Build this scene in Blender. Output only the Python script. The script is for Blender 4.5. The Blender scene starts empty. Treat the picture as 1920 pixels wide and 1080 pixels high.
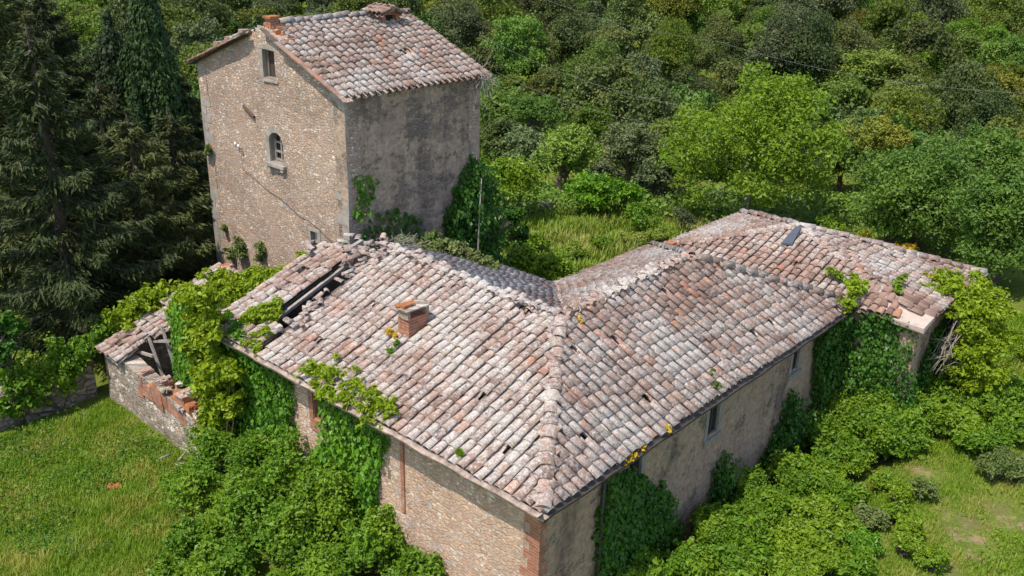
import bpy, math, random
import numpy as np
from mathutils import Matrix, Vector
S = bpy.context.scene
C = S.collection
R_ = math.radians
rng = np.random.default_rng(7)
random.seed(7)

# ---------------------------------------------------------------- camera, sky, sun, exposure
CAM = np.array([-10.714, -8.731, 9.895]); FPX = 1744.0
def cam_rot(yaw, pitch, roll):
    cy, sy, cp, sp = math.cos(yaw), math.sin(yaw), math.cos(pitch), math.sin(pitch)
    d = np.array([cy*cp, sy*cp, -sp]); r = np.array([sy, -cy, 0.]); u = np.cross(r, d)
    cr, sr = math.cos(roll), math.sin(roll)
    return np.array([r*cr+u*sr, -r*sr+u*cr, d])
RC = cam_rot(R_(41.847), R_(22.231), R_(1.363))
cam = bpy.data.objects.new('camera', bpy.data.cameras.new('camera')); C.objects.link(cam)
cam.data.sensor_width = 36; cam.data.lens = FPX/1920*36; cam.data.clip_end = 3000
cam.matrix_world = Matrix(((RC[0][0], RC[1][0], -RC[2][0], CAM[0]), (RC[0][1], RC[1][1], -RC[2][1], CAM[1]),
                           (RC[0][2], RC[1][2], -RC[2][2], CAM[2]), (0, 0, 0, 1)))
S.camera = cam
SUN_EL, SUN_AZ = R_(63), R_(180-5)
W = bpy.data.worlds.new('World'); S.world = W; W.use_nodes = True
sky = W.node_tree.nodes.new('ShaderNodeTexSky'); sky.sky_type = 'NISHITA'; sky.sun_disc = False
sky.sun_elevation = SUN_EL; sky.sun_rotation = math.pi/2-SUN_AZ
W.node_tree.links.new(sky.outputs[0], W.node_tree.nodes['Background'].inputs[0])
W.node_tree.nodes['Background'].inputs[1].default_value = 0.15
sl = bpy.data.lights.new('sun', 'SUN'); sl.energy = 3.0; sl.angle = R_(0.6); sl.color = (1, .95, .86)
so = bpy.data.objects.new('sun', sl); C.objects.link(so)
sd = Vector((math.cos(SUN_AZ)*math.cos(SUN_EL), math.sin(SUN_AZ)*math.cos(SUN_EL), math.sin(SUN_EL)))
so.rotation_euler = sd.to_track_quat('Z', 'Y').to_euler(); so.location = (0, 0, 60)
S.view_settings.view_transform = 'Standard'; S.view_settings.look = 'None'
S.view_settings.exposure = 0.76; S.view_settings.gamma = 1
S.cycles.max_bounces = 6; S.cycles.transparent_max_bounces = 4

# pixel of the 1920x1080 photograph -> point on a real plane (used to measure where things stand)
def ray(x, y): return RC.T @ np.array([(x-960)/FPX, -(y-540)/FPX, 1.])
def on_plane(x, y, p0, n):
    d = ray(x, y); n = np.array(n, float); t = ((np.array(p0, float)-CAM) @ n)/(d @ n); return CAM+t*d
def onX(x, y, X): return on_plane(x, y, (X, 0, 0), (1, 0, 0))
def onY(x, y, Y): return on_plane(x, y, (0, Y, 0), (0, 1, 0))
def onZ(x, y, Z): return on_plane(x, y, (0, 0, Z), (0, 0, 1))
def at(x, y, D):
    d = ray(x, y); return CAM+d*(D/np.hypot(d[0], d[1]))
FW = np.array([math.cos(R_(41.847)), math.sin(R_(41.847))]); RT = np.array([FW[1], -FW[0]])

# ---------------------------------------------------------------- numpy helpers
_g = np.random.default_rng(3).random((64, 64, 64))
def vnoise(P, s=1.0):
    P = np.asarray(P, float)*s+31.7; i = np.floor(P).astype(int); f = P-i; f = f*f*(3-2*f); r = 0
    for a in (0, 1):
        for b in (0, 1):
            for c in (0, 1):
                w = np.abs(1-a-f[..., 0])*np.abs(1-b-f[..., 1])*np.abs(1-c-f[..., 2])
                r = r+w*_g[(i[..., 0]+a) % 64, (i[..., 1]+b) % 64, (i[..., 2]+c) % 64]
    return r*2-1
def unit(v): return v/np.maximum(np.linalg.norm(v, axis=-1, keepdims=True), 1e-9)

class MB:
    def __init__(s): s.V = []; s.F = []; s.M = []; s.S = []; s.n = 0
    def add(s, V, F, m=0, flat=0):
        V = np.asarray(V, float).reshape(-1, 3); F = np.asarray(F, int)
        s.V.append(V); s.F.append(F+s.n); s.M.append(np.full(len(F), m)); s.S.append(np.arange(len(F)) < len(F)-flat); s.n += len(V)
    def box(s, lo, hi, m=0, rot=None, jit=0):
        lo, hi = np.array(lo, float), np.array(hi, float)
        v = np.array([[x, y, z] for z in (0, 1) for y in (0, 1) for x in (0, 1)], float)
        v = lo+(hi-lo)*v
        if jit: v = v+rng.normal(0, jit, v.shape)
        if rot is not None:
            c = (lo+hi)/2; v = (v-c) @ np.array(rot).T+c
        s.add(v, [[0, 2, 3, 1], [4, 5, 7, 6], [0, 1, 5, 4], [2, 6, 7, 3], [0, 4, 6, 2], [1, 3, 7, 5]], m)
    def tube(s, pts, r, seg=6, m=0, cap=True):
        pts = np.asarray(pts, float); r = np.broadcast_to(np.asarray(r, float), (len(pts),))
        t = unit(np.gradient(pts, axis=0)); ref = np.where(np.abs(t[:, 2:3]) > .9, [[1., 0, 0]], [[0, 0, 1.]])
        a = unit(np.cross(t, ref)); b = np.cross(t, a); an = np.arange(seg)*2*math.pi/seg
        V = (pts[:, None]+r[:, None, None]*(a[:, None]*np.cos(an)[None, :, None]+b[:, None]*np.sin(an)[None, :, None])).reshape(-1, 3)
        F = []
        for i in range(len(pts)-1):
            for k in range(seg):
                F.append([i*seg+k, i*seg+(k+1) % seg, (i+1)*seg+(k+1) % seg, (i+1)*seg+k])
        s.add(V, F, m)
        if cap:
            n0 = s.n; s.V.append(np.array([pts[0], pts[-1]])); s.n += 2; base = n0-len(V)
            F = [[n0, base+(k+1) % seg, base+k] for k in range(seg)]+[[n0+1, base+(len(pts)-1)*seg+k, base+(len(pts)-1)*seg+(k+1) % seg] for k in range(seg)]
            s.F.append(np.array(F)); s.M.append(np.full(len(F), m)); s.S.append(np.zeros(len(F), bool))
    def beam(s, a, b, w, h, m=0):
        a, b = np.array(a, float), np.array(b, float); t = unit(b-a); side = unit(np.cross(t, [0, 0, 1.])); up = np.cross(side, t)
        V = [p+side*sx*w/2+up*sz*h/2 for p in (a, b) for sx, sz in ((-1, -1), (1, -1), (1, 1), (-1, 1))]
        s.add(V, [[0, 1, 2, 3], [7, 6, 5, 4], [0, 4, 5, 1], [1, 5, 6, 2], [2, 6, 7, 3], [3, 7, 4, 0]], m)
    def build(s, name, mats, parent=None, smooth=False, warp=None):
        V = np.concatenate(s.V); mats = mats if isinstance(mats, (list, tuple)) else [mats]
        if warp is not None: V = warp(V)
        me = bpy.data.meshes.new(name); me.vertices.add(len(V)); me.vertices.foreach_set('co', V.ravel().astype(np.float32))
        li = np.concatenate([f.ravel() for f in s.F]); tot = np.concatenate([np.full(len(f), f.shape[1]) for f in s.F])
        me.loops.add(len(li)); me.loops.foreach_set('vertex_index', li.astype(np.int32))
        me.polygons.add(len(tot)); me.polygons.foreach_set('loop_start', np.concatenate([[0], np.cumsum(tot)[:-1]]).astype(np.int32))
        try: me.polygons.foreach_set('loop_total', tot.astype(np.int32))
        except Exception: pass
        me.polygons.foreach_set('material_index', np.concatenate(s.M).astype(np.int32))
        me.polygons.foreach_set('use_smooth', np.concatenate(s.S) & bool(smooth))
        for m in mats: me.materials.append(m)
        me.update(calc_edges=True); me.validate()
        o = bpy.data.objects.new(name, me); C.objects.link(o)
        if parent is not None: o.parent = parent
        return o

def tag(o, label=None, cat=None, group=None, kind=None):
    if label: o['label'] = label
    if cat: o['category'] = cat
    if group: o['group'] = group
    if kind: o['kind'] = kind
    return o
def thing(name, label, cat, loc=(0, 0, 0), group=None):
    o = bpy.data.objects.new(name, None); C.objects.link(o); o.location = loc; o.empty_display_size = .3
    return tag(o, label, cat, group)

# ---------------------------------------------------------------- materials
def nt(name):
    m = bpy.data.materials.new(name); m.use_nodes = True; t = m.node_tree
    return m, t, t.nodes['Principled BSDF']
class NB:
    def __init__(s, t): s.t = t
    def n(s, typ, **kw):
        nd = s.t.nodes.new('ShaderNode'+typ)
        for k, v in kw.items():
            if k.startswith('i_'):
                key = k[2:]; key = int(key) if key.isdigit() else key
                s.put(nd.inputs[key], v)
            else: setattr(nd, k, v)
        return nd
    def put(s, sock, v):
        if isinstance(v, bpy.types.NodeSocket): s.t.links.new(v, sock)
        else: sock.default_value = v if not (isinstance(v, tuple) and len(v) == 3 and sock.type == 'RGBA') else (*v, 1)
    def noise(s, vec, scale, detail=4, rough=.55): 
        nd = s.n('TexNoise', i_Vector=vec, i_Scale=scale, i_Detail=detail, i_Roughness=rough); return nd.outputs['Fac']
    def ramp(s, fac, stops, interp='LINEAR'):
        nd = s.n('ValToRGB'); s.t.links.new(fac, nd.inputs[0]); cr = nd.color_ramp; cr.interpolation = interp
        while len(cr.elements) < len(stops): cr.elements.new(.5)
        for e, (p, c) in zip(cr.elements, stops):
            e.position = p; e.color = (*c, 1) if isinstance(c, tuple) else (c, c, c, 1)
        return nd.outputs[0]
    def mix(s, f, a, b, mode='MIX'):
        nd = s.n('Mix', data_type='RGBA', blend_type=mode); s.put(nd.inputs[0], f); s.put(nd.inputs[6], a); s.put(nd.inputs[7], b); return nd.outputs[2]
    def math(s, op, a, b=0.5):
        nd = s.n('Math', operation=op); s.put(nd.inputs[0], a); s.put(nd.inputs[1], b); return nd.outputs[0]
    def pos(s): return s.n('NewGeometry').outputs['Position']
    def uz(s, su=1, sz=1):
        sp = s.n('SeparateXYZ'); s.t.links.new(s.pos(), sp.inputs[0])
        u = s.math('ADD', sp.outputs[0], sp.outputs[1])
        cb = s.n('CombineXYZ'); s.put(cb.inputs[0], s.math('MULTIPLY', u, su)); s.put(cb.inputs[1], s.math('MULTIPLY', sp.outputs[2], sz)); return cb.outputs[0]

def mat_plain(name, col, rough=.8, var=.25, scale=6, bump=.2, col2=None):
    m, t, b = nt(name); k = NB(t); p = k.pos(); f = k.noise(p, scale, 5, .65)
    c2 = col2 or tuple(c*(1-var) for c in col)
    t.links.new(k.ramp(f, [(.32, c2), (.66, col)]), b.inputs['Base Color']); b.inputs['Roughness'].default_value = rough
    bp = k.n('Bump', i_Strength=bump, i_Distance=.02, i_Height=k.noise(p, scale*6, 3)); t.links.new(bp.outputs[0], b.inputs['Normal'])
    return m

def mat_leaf(name, c1, c2, c3=None, trans=.3, rough=.55, hue=.0, big=.5):
    m, t, b = nt(name); k = NB(t); g = k.n('NewGeometry'); oi = k.n('ObjectInfo')
    col = k.mix(g.outputs['Random Per Island'], c1, c2)
    f = k.noise(g.outputs['Position'], big, 3, .6)
    if c3: col = k.mix(k.ramp(f, [(.45, 0.), (.68, .85)]), col, c3)
    hs = k.n('HueSaturation'); t.links.new(col, hs.inputs['Color'])
    if hue:
        k.put(hs.inputs['Hue'], k.math('MULTIPLY_ADD', oi.outputs['Random'], hue)); hs.inputs['Hue'].links[0].from_node.inputs[2].default_value = .5-hue/2
        v = k.n('MapRange'); t.links.new(k.math('FRACT', k.math('MULTIPLY', oi.outputs['Random'], 7.31)), v.inputs[0]); v.inputs[3].default_value = .62; v.inputs[4].default_value = 1.4
        t.links.new(v.outputs[0], hs.inputs['Value'])
    t.links.new(hs.outputs[0], b.inputs['Base Color']); b.inputs['Roughness'].default_value = rough
    b.inputs['Specular IOR Level'].default_value = .35
    tr = k.n('BsdfTranslucent'); tc = k.mix(1.0, hs.outputs[0], (1.25, 1.15, .55), 'MULTIPLY'); t.links.new(tc, tr.inputs[0])
    mx = k.n('MixShader'); mx.inputs[0].default_value = trans
    t.links.new(b.outputs[0], mx.inputs[1]); t.links.new(tr.outputs[0], mx.inputs[2])
    t.links.new(mx.outputs[0], t.nodes['Material Output'].inputs[0])
    return m

def mat_tile(name, white=.5, dark=1.0):
    m, t, b = nt(name); k = NB(t); g = k.n('NewGeometry'); p = g.outputs['Position']; r = g.outputs['Random Per Island']
    clay = k.ramp(r, [(0, (.16, .10, .078)), (.2, (.24, .14, .10)), (.45, (.29, .175, .13)), (.65, (.26, .17, .13)), (.86, (.32, .21, .155)), (.97, (.34, .165, .105)), (1, (.42, .18, .09))])
    r2 = k.math('FRACT', k.math('MULTIPLY', r, 13.7))
    n1 = k.noise(p, 13, 9, .82); n2 = k.noise(p, 30, 6, .75); n3 = k.noise(p, .55, 3, .6)
    lw = k.math('ADD', k.math('ADD', k.math('MULTIPLY', n1, 1.0), k.math('MULTIPLY', r2, .07)), k.math('MULTIPLY', n3, .42))
    fac = k.ramp(lw, [(.79-white*.22, 0.), (.91-white*.20, .92)])
    lich = k.ramp(n2, [(.32, (.27, .23, .20)), (.48, (.43, .385, .345)), (.64, (.67, .625, .575))])
    col = k.mix(fac, clay, lich)
    yel = k.math('MULTIPLY', k.ramp(k.noise(p, 11, 3), [(.60, 0.), (.68, .7)]), k.ramp(n3, [(.45, 0.), (.6, 1.)]))
    col = k.mix(yel, col, (.42, .36, .16))
    dk = k.ramp(k.noise(p, 19, 8, .8), [(.56, 0.), (.66, .7)])
    col = k.mix(dk, col, (.10, .08, .07))
    t.links.new(col, b.inputs['Base Color']); b.inputs['Roughness'].default_value = .9; b.inputs['Specular IOR Level'].default_value = .2
    bp = k.n('Bump', i_Strength=.5, i_Distance=.012, i_Height=n2); t.links.new(bp.outputs[0], b.inputs['Normal'])
    return m

def stone_nodes(k, palette, mortar, su=3.4, sz=6.0, mwid=.09, seed=0):
    base = k.uz(su, sz); wn = k.n('TexNoise', i_Vector=base, i_Scale=.9, i_Detail=5)
    v = k.n('VectorMath', operation='MULTIPLY_ADD'); k.put(v.inputs[0], wn.outputs['Color']); v.inputs[1].default_value = (1.9, 1.3, 0); k.put(v.inputs[2], base); v = v.outputs[0]
    cell = k.n('TexVoronoi', voronoi_dimensions='2D', i_Vector=v, i_Scale=1., i_Randomness=.85)
    edge = k.n('TexVoronoi', voronoi_dimensions='2D', feature='DISTANCE_TO_EDGE', i_Vector=v, i_Scale=1., i_Randomness=.85)
    cr = k.n('SeparateColor'); k.t.links.new(cell.outputs['Color'], cr.inputs[0])
    n = len(palette); col = k.ramp(cr.outputs[0], [(i/n, c) for i, c in enumerate(palette)], 'CONSTANT')
    fine = k.noise(k.pos(), 16, 8, .8)
    col = k.mix(.85, col, k.mix(1., col, k.ramp(fine, [(.32, .40), (.5, 1.), (.68, 1.65)]), 'MULTIPLY'))
    ef = k.ramp(edge.outputs['Distance'], [(mwid*.3, 0.), (mwid, 1.)])
    ef = k.math('MULTIPLY', ef, k.ramp(k.noise(base, 1.3, 4, .7), [(.30, .25), (.5, 1.)]))
    mcol = k.mix(fine, tuple(c*.75 for c in mortar), mortar)
    out = k.mix(ef, mcol, col)
    hgt = k.math('ADD', k.math('MULTIPLY', ef, k.math('ADD', cr.outputs[1], .6)), k.math('MULTIPLY', fine, .5))
    return out, hgt, fine

def mat_stone(name, palette, mortar, su=3.4, sz=6., mwid=.1, stain=None, stain_f=.5, bump=.8, low=None):
    m, t, b = nt(name); k = NB(t); col, h, fine = stone_nodes(k, palette, mortar, su, sz, mwid)
    big = k.noise(k.uz(1, 1), .55, 5, .65)
    col = k.mix(1., col, k.ramp(big, [(.3, .86), (.65, 1.25)]), 'MULTIPLY')
    if stain: col = k.mix(k.math('MULTIPLY', k.ramp(k.noise(k.uz(1.3, .7), .8, 6, .7), [(.48, 0.), (.6, 1.)]), stain_f), col, stain)
    t.links.new(col, b.inputs['Base Color']); b.inputs['Roughness'].default_value = .92; b.inputs['Specular IOR Level'].default_value = .15
    bp = k.n('Bump', i_Strength=bump, i_Distance=.05, i_Height=h); t.links.new(bp.outputs[0], b.inputs['Normal'])
    return m

def mat_plaster(name, cols, palette, mortar, expose=.5, streak=(.05, .045, .04), streak_f=.6, su=3.2, sz=5.5):
    """old render over rubble: rubble shows where the render fell, dark runs of damp"""
    m, t, b = nt(name); k = NB(t); col, h, fine = stone_nodes(k, palette, mortar, su, sz, .12)
    p = k.uz(1, 1)
    pl = k.ramp(k.noise(p, 1.1, 7, .72), [(.25, cols[0]), (.45, cols[1]), (.6, cols[2]), (.75, cols[3])])
    pl = k.mix(1., pl, k.ramp(k.noise(k.pos(), 7, 9, .8), [(.32, .55), (.5, .95), (.68, 1.35)]), 'MULTIPLY')
    mask = k.ramp(k.noise(p, .75, 9, .78), [(expose-.05, 1.), (expose+.05, 0.)])
    c = k.mix(k.math('MULTIPLY', mask, .95), pl, col); c = k.mix(k.ramp(k.noise(p, 2.6, 8, .8), [(.645, 0.), (.67, .6)]), c, (.50, .45, .40)); c = k.mix(k.ramp(k.noise(p, 5.5, 9, .85), [(.57, 0.), (.64, .65)]), c, (.13, .10, .08))
    st = k.math('MULTIPLY', k.ramp(k.noise(k.uz(1.1, .16), 1.0, 6, .7), [(.50, 0.), (.66, 1.)]), k.ramp(k.noise(p, 2.2, 6, .75), [(.35, .25), (.6, 1.)]))
    c = k.mix(k.math('MULTIPLY', st, streak_f), c, streak)
    t.links.new(c, b.inputs['Base Color']); b.inputs['Roughness'].default_value = .93; b.inputs['Specular IOR Level'].default_value = .15
    hh = k.math('ADD', k.math('MULTIPLY', k.math('MULTIPLY', mask, h), .8), k.math('MULTIPLY', k.noise(k.pos(), 14, 6, .7), .6))
    bp = k.n('Bump', i_Strength=.9, i_Distance=.06, i_Height=hh); t.links.new(bp.outputs[0], b.inputs['Normal'])
    return m

def mat_brick(name, c1=(.40, .13, .06), c2=(.30, .10, .05), mortar=(.30, .24, .18), w=.27, h=.07):
    m, t, b = nt(name); k = NB(t)
    br = k.n('TexBrick', i_Vector=k.uz(1, 1), i_Scale=1., i_Color1=c1, i_Color2=c2, i_Mortar=mortar)
    br.inputs['Mortar Size'].default_value = .009; br.inputs['Brick Width'].default_value = w; br.inputs['Row Height'].default_value = h; br.inputs['Mortar Smooth'].default_value = .3
    f = k.noise(k.pos(), 5, 6, .7); c = k.mix(1., br.outputs[0], k.ramp(f, [(.3, .6), (.7, 1.3)]), 'MULTIPLY')
    c = k.mix(k.ramp(k.noise(k.pos(), 3, 5, .7), [(.55, 0.), (.7, .7)]), c, (.42, .36, .28))
    t.links.new(c, b.inputs['Base Color']); b.inputs['Roughness'].default_value = .9
    bp = k.n('Bump', i_Strength=.6, i_Distance=.02, i_Height=k.math('ADD', br.outputs['Fac'], f)); bp.invert = True; t.links.new(bp.outputs[0], b.inputs['Normal'])
    return m

def mat_ground():
    m, t, b = nt('meadow_soil'); k = NB(t); p = k.pos()
    g = k.ramp(k.noise(p, .35, 6, .7), [(.3, (.08, .125, .016)), (.5, (.125, .17, .022)), (.7, (.18, .20, .04))])
    g = k.mix(.6, g, k.mix(1., g, k.ramp(k.noise(p, 9, 6, .75), [(.3, .4), (.7, 1.6)]), 'MULTIPLY'))
    dry = k.ramp(k.noise(p, .8, 6, .7), [(.52, 0.), (.66, .8)])
    g = k.mix(dry, g, (.17, .14, .055))
    at_ = k.n('Attribute', attribute_name='bare_soil'); soil = k.ramp(k.math('ADD', k.math('MULTIPLY', at_.outputs['Fac'], .17), k.noise(p, 2.6, 9, .8)), [(.64, 0.), (.74, .95)])
    g = k.mix(soil, g, (.33, .215, .13))
    t.links.new(g, b.inputs['Base Color']); b.inputs['Roughness'].default_value = .95; b.inputs['Specular IOR Level'].default_value = .1
    bp = k.n('Bump', i_Strength=.8, i_Distance=.08, i_Height=k.noise(p, 12, 6, .75)); t.links.new(bp.outputs[0], b.inputs['Normal'])
    return m

PAL_GABLE = [(.49, .355, .255), (.41, .29, .21), (.55, .42, .31), (.35, .255, .20), (.46, .32, .23), (.45, .40, .35), (.51, .335, .225), (.64, .54, .43), (.40, .28, .22), (.44, .31, .225)]
PAL_FRONT = [(.58, .385, .265), (.49, .305, .20), (.62, .45, .32), (.43, .285, .21), (.55, .385, .295), (.46, .41, .37), (.60, .365, .225), (.68, .54, .42), (.51, .325, .245)]
PAL_GREY = [(.33, .25, .18), (.27, .21, .155), (.37, .29, .22), (.23, .18, .14), (.40, .29, .20), (.32, .28, .25)]
M = dict(
    tile=mat_tile('weathered_clay_tile', .52), tile_tower=mat_tile('tower_clay_tile', .46), tile_far=mat_tile('end_house_clay_tile', .40), tile_red=mat_tile('broken_clay_tile', .05),
    gable=mat_stone('rubble_gable', PAL_GABLE, (.44, .32, .235), 6.4, 13., .16, (.48, .345, .255), .65),
    front=mat_stone('rubble_front', PAL_FRONT, (.54, .375, .265), 5.8, 13., .16, (.58, .39, .275), .65),
    ruinwall=mat_stone('rubble_ruin', PAL_GREY+[(.58, .50, .41), (.52, .40, .29), (.62, .54, .45)], (.42, .34, .26), 4.8, 7.5, .14, (.40, .34, .27), .5, 1.),
    drywall=mat_stone('dry_stone', PAL_GREY, (.20, .17, .13), 3., 5., .12, (.30, .27, .22), .4, 1.),
    tplaster=mat_plaster('tower_plaster', [(.24, .17, .12), (.39, .285, .205), (.45, .33, .235), (.55, .42, .315)], PAL_GREY, (.30, .25, .21), .45, (.10, .08, .068), .7),
    hplaster=mat_plaster('house_plaster', [(.25, .16, .105), (.40, .265, .18), (.38, .27, .19), (.50, .34, .235)], PAL_GREY, (.30, .25, .21), .41, (.12, .08, .065), .8),
    inner=mat_plain('inner_plaster', (.30, .25, .20), .95, .4, 2), brick=mat_brick('old_brick'),
    ashlar=mat_plain('grey_dressed_stone', (.29, .255, .22), .9, .35, 5, .4), quoin=mat_plain('pale_quoin_stone', (.40, .345, .285), .9, .4, 4, .5),
    wood=mat_plain('grey_old_wood', (.36, .31, .26), .85, .45, 8, .4), darkwood=mat_plain('dark_wood', (.075, .05, .038), .8, .5, 9, .3), door=mat_plain('brown_door_wood', (.16, .085, .05), .8, .5, 9, .3),
    room_shade=mat_plain('room_shade_paint', (.03, .027, .025), 1, .3, 3, 0),  # near-black colour painted in for the shade of unlit rooms
    gutter_l=mat_plain('pale_rusty_gutter', (.46, .36, .29), .7, .65, 5, .3, (.16, .11, .085)), gutter_r=mat_plain('dark_gutter', (.07, .055, .045), .55, .5, 6, .2), soffit=mat_plain('eave_timber', (.13, .10, .08), .9, .5, 5, .2),
    mortar=mat_plain('pinkish_mortar', (.52, .40, .32), .9, .25, 5, .4), rust=mat_plain('orange_brick_tile', (.42, .15, .05), .9, .45, 8, .4), lichen=mat_plain('orange_lichen', (.62, .33, .03), .9, .3, 12, .3),
    felt=mat_plain('slate_blue_sheet', (.075, .085, .10), .5, .2, 6, .1), bark=mat_plain('bark', (.12, .09, .065), .95, .5, 8, .6), barkpale=mat_plain('pale_dead_wood', (.36, .31, .26), .9, .4, 10, .4), vine=mat_plain('grey_vine_wood', (.27, .225, .18), .9, .45, 10, .4),
    cable=mat_plain('cable_grey', (.20, .21, .21), .5, .1, 1, 0), iron=mat_plain('rusty_iron', (.16, .09, .06), .7, .4, 10, .3), white=mat_plain('white_porcelain', (.75, .74, .70), .4, .1, 4, 0),
    yellow=mat_leaf('yellow_flowers', (.66, .46, .015), (.52, .34, .01), None, .2),
    ground=mat_ground(),
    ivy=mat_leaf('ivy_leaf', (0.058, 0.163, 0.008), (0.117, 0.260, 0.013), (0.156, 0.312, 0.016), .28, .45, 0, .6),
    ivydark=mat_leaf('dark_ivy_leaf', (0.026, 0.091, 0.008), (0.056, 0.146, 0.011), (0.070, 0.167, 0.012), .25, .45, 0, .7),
    vineleaf=mat_leaf('bright_vine_leaf', (.165, .26, .008), (.30, .37, .012), (.22, .315, .010), .35, .5, 0, .8),
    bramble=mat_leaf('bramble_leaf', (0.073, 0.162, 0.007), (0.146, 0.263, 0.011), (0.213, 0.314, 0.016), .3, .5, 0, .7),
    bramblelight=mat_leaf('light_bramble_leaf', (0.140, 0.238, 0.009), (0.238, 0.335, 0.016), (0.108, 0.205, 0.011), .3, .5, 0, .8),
    scrub=mat_leaf('greyish_scrub_leaf', (0.098, 0.149, 0.032), (0.161, 0.207, 0.046), (0.196, 0.218, 0.069), .25, .6, 0, .8),
    grass=mat_leaf('grass_blade', (.10, .22, .008), (.25, .36, .018), (.42, .40, .08), .35, .6, 0, .8),
    drygrass=mat_leaf('dry_grass_blade', (.13, .24, .015), (.27, .34, .04), (.40, .36, .11), .3, .7, 0, .35),
    cedar=mat_leaf('cedar_needles', (0.032, 0.049, 0.010), (0.097, 0.104, 0.026), None, .1, .7, .04), cypress=mat_leaf('cypress_needles', (.009, .028, .004), (.028, .06, .007), None, .1, .7, .02),
    oakdark=mat_leaf('holm_oak_leaf', (0.064, 0.097, 0.019), (0.117, 0.146, 0.032), (0.138, 0.164, 0.036), .18, .6, .05, .25), oakmid=mat_leaf('oak_leaf', (0.078, 0.141, 0.015), (0.146, 0.214, 0.025), (0.167, 0.230, 0.030), .22, .6, .05, .25),
    oakbright=mat_leaf('maple_leaf', (0.087, 0.161, 0.010), (0.165, 0.239, 0.017), (0.191, 0.244, 0.017), .3, .6, .05, .25), oakyellow=mat_leaf('yellowing_oak_leaf', (0.148, 0.157, 0.016), (0.209, 0.191, 0.024), (0.131, 0.157, 0.017), .25, .6, .04, .25),
    oakgrey=mat_leaf('grey_olive_leaf', (0.101, 0.132, 0.046), (0.164, 0.187, 0.073), (0.128, 0.160, 0.055), .18, .6, .03, .25),
    walnut=mat_leaf('walnut_leaf', (.12, .21, .010), (.23, .32, .016), (.16, .26, .012), .35, .55, 0, .5), glossy=mat_leaf('laurel_leaf', (.075, .20, .006), (.16, .31, .010), (.18, .32, .01), .28, .45, 0, .8), ash=mat_leaf('deep_green_leaf', (0.066, 0.144, 0.017), (0.126, 0.210, 0.026), (0.144, 0.234, 0.026), .25, .55, 0, .5),
)

# ---------------------------------------------------------------- terrain
def ground_z(x, y):
    x = np.asarray(x, float); y = np.asarray(y, float)
    s = (x-CAM[0])*FW[0]+(y-CAM[1])*FW[1]; t = (x-CAM[0])*RT[0]+(y-CAM[1])*RT[1]
    z = np.interp(s, [-60, 0, 44, 52, 66, 82, 100, 135, 175, 230, 330, 800], [-5, -4, -4.0, -5.5, -11, -15.5, -16, -11.5, -5, 6, 30, 60])
    k = np.clip((-y-.6)/3.2, 0, 1); k = k*k*(3-2*k)*np.clip((x-1)/3, 0, 1)
    z = z+1.05*k*np.clip((40-s)/8, 0, 1)
    P = np.stack([x, y, 0*x], -1)
    return z+.10*vnoise(P, .35)+np.clip((s-46)/30, 0, 1)*(1.6*vnoise(P, .03)+.5*vnoise(P, .1))
def make_ground():
    sv = np.concatenate([np.linspace(-60, 4, 20), np.linspace(5, 60, 180), np.linspace(62, 240, 90), np.linspace(250, 900, 30)])
    tv = np.concatenate([np.linspace(-700, -70, 25), np.linspace(-66, -24, 22), np.linspace(-23, 23, 150), np.linspace(24, 66, 22), np.linspace(70, 700, 25)])
    s, t = np.meshgrid(sv, tv, indexing='ij'); x = CAM[0]+s*FW[0]+t*RT[0]; y = CAM[1]+s*FW[1]+t*RT[1]
    V = np.stack([x, y, ground_z(x, y)], -1).reshape(-1, 3); a, b = len(sv), len(tv)
    i = (np.arange(a-1)[:, None]*b+np.arange(b-1)[None]).ravel()
    mb = MB(); mb.add(V, np.stack([i, i+b, i+b+1, i+1], -1)[:, ::-1]); o = mb.build('ground', M['ground'], None, True); ca = o.data.attributes.new('bare_soil', 'FLOAT', 'POINT'); w = np.zeros(len(V))
    for px, py, r in ((1735, 878, .5), (1748, 890, .4), (1790, 960, .45), (1815, 1000, .6), (1830, 1035, .5), (1885, 965, .5), (1905, 985, .6), (1690, 850, .35), (1770, 930, .35), (1660, 1000, .2), (215, 915, .3), (285, 810, .4), (120, 800, .3), (60, 690, .7), (170, 770, .3), (90, 1010, .3), (250, 790, .4)):
        c = onZ(px, py, -2.95 if px > 900 else -3.95); d = np.hypot(V[:, 0]-c[0], (V[:, 1]-c[1])); w = np.maximum(w, np.clip(1.35-d/r, 0, 1))
    ca.data.foreach_set('value', w.astype(np.float32))
    return tag(o, 'rough green meadow ground running back to the wooded hillside', 'ground', kind='structure')
make_ground()

# ---------------------------------------------------------------- roofs
def clip_rows(P2, u):
    vs = []
    for i in range(len(P2)):
        a, b = P2[i], P2[(i+1) % len(P2)]
        if (a[0]-u)*(b[0]-u) <= 0 and abs(a[0]-b[0]) > 1e-9:
            vs.append(a[1]+(b[1]-a[1])*(u-a[0])/(b[0]-a[0]))
    return (min(vs), max(vs)) if len(vs) > 1 else None
def sag(V, amp=.05):
    V = V.copy(); P = V.copy(); P[:, 2] = 0
    V[:, 2] += amp*vnoise(P, .42)+amp*.4*vnoise(P, 1.3)
    return V
def tile_shape(w0, w1, L, hh, seg=6, th=.026):
    an = np.linspace(0, math.pi, seg+1); V = []
    for w, v, lift in ((w0, 0, .03), (w1, L, 0.0)):
        V += [[-math.cos(a)*w/2, v, math.sin(a)*hh*(w/w0)+lift] for a in an]
    V += [[-math.cos(a)*(w0/2-th), .012, max(math.sin(a)*hh-th, -.02)+.03] for a in an]
    n = seg+1; F = [[k, k+1, n+k+1, n+k] for k in range(seg)]+[[2*n+k, 2*n+k+1, k+1, k] for k in range(seg)]
    return np.array(V), np.array(F)
TS, TF = tile_shape(.208, .17, .41, .072)
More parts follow.
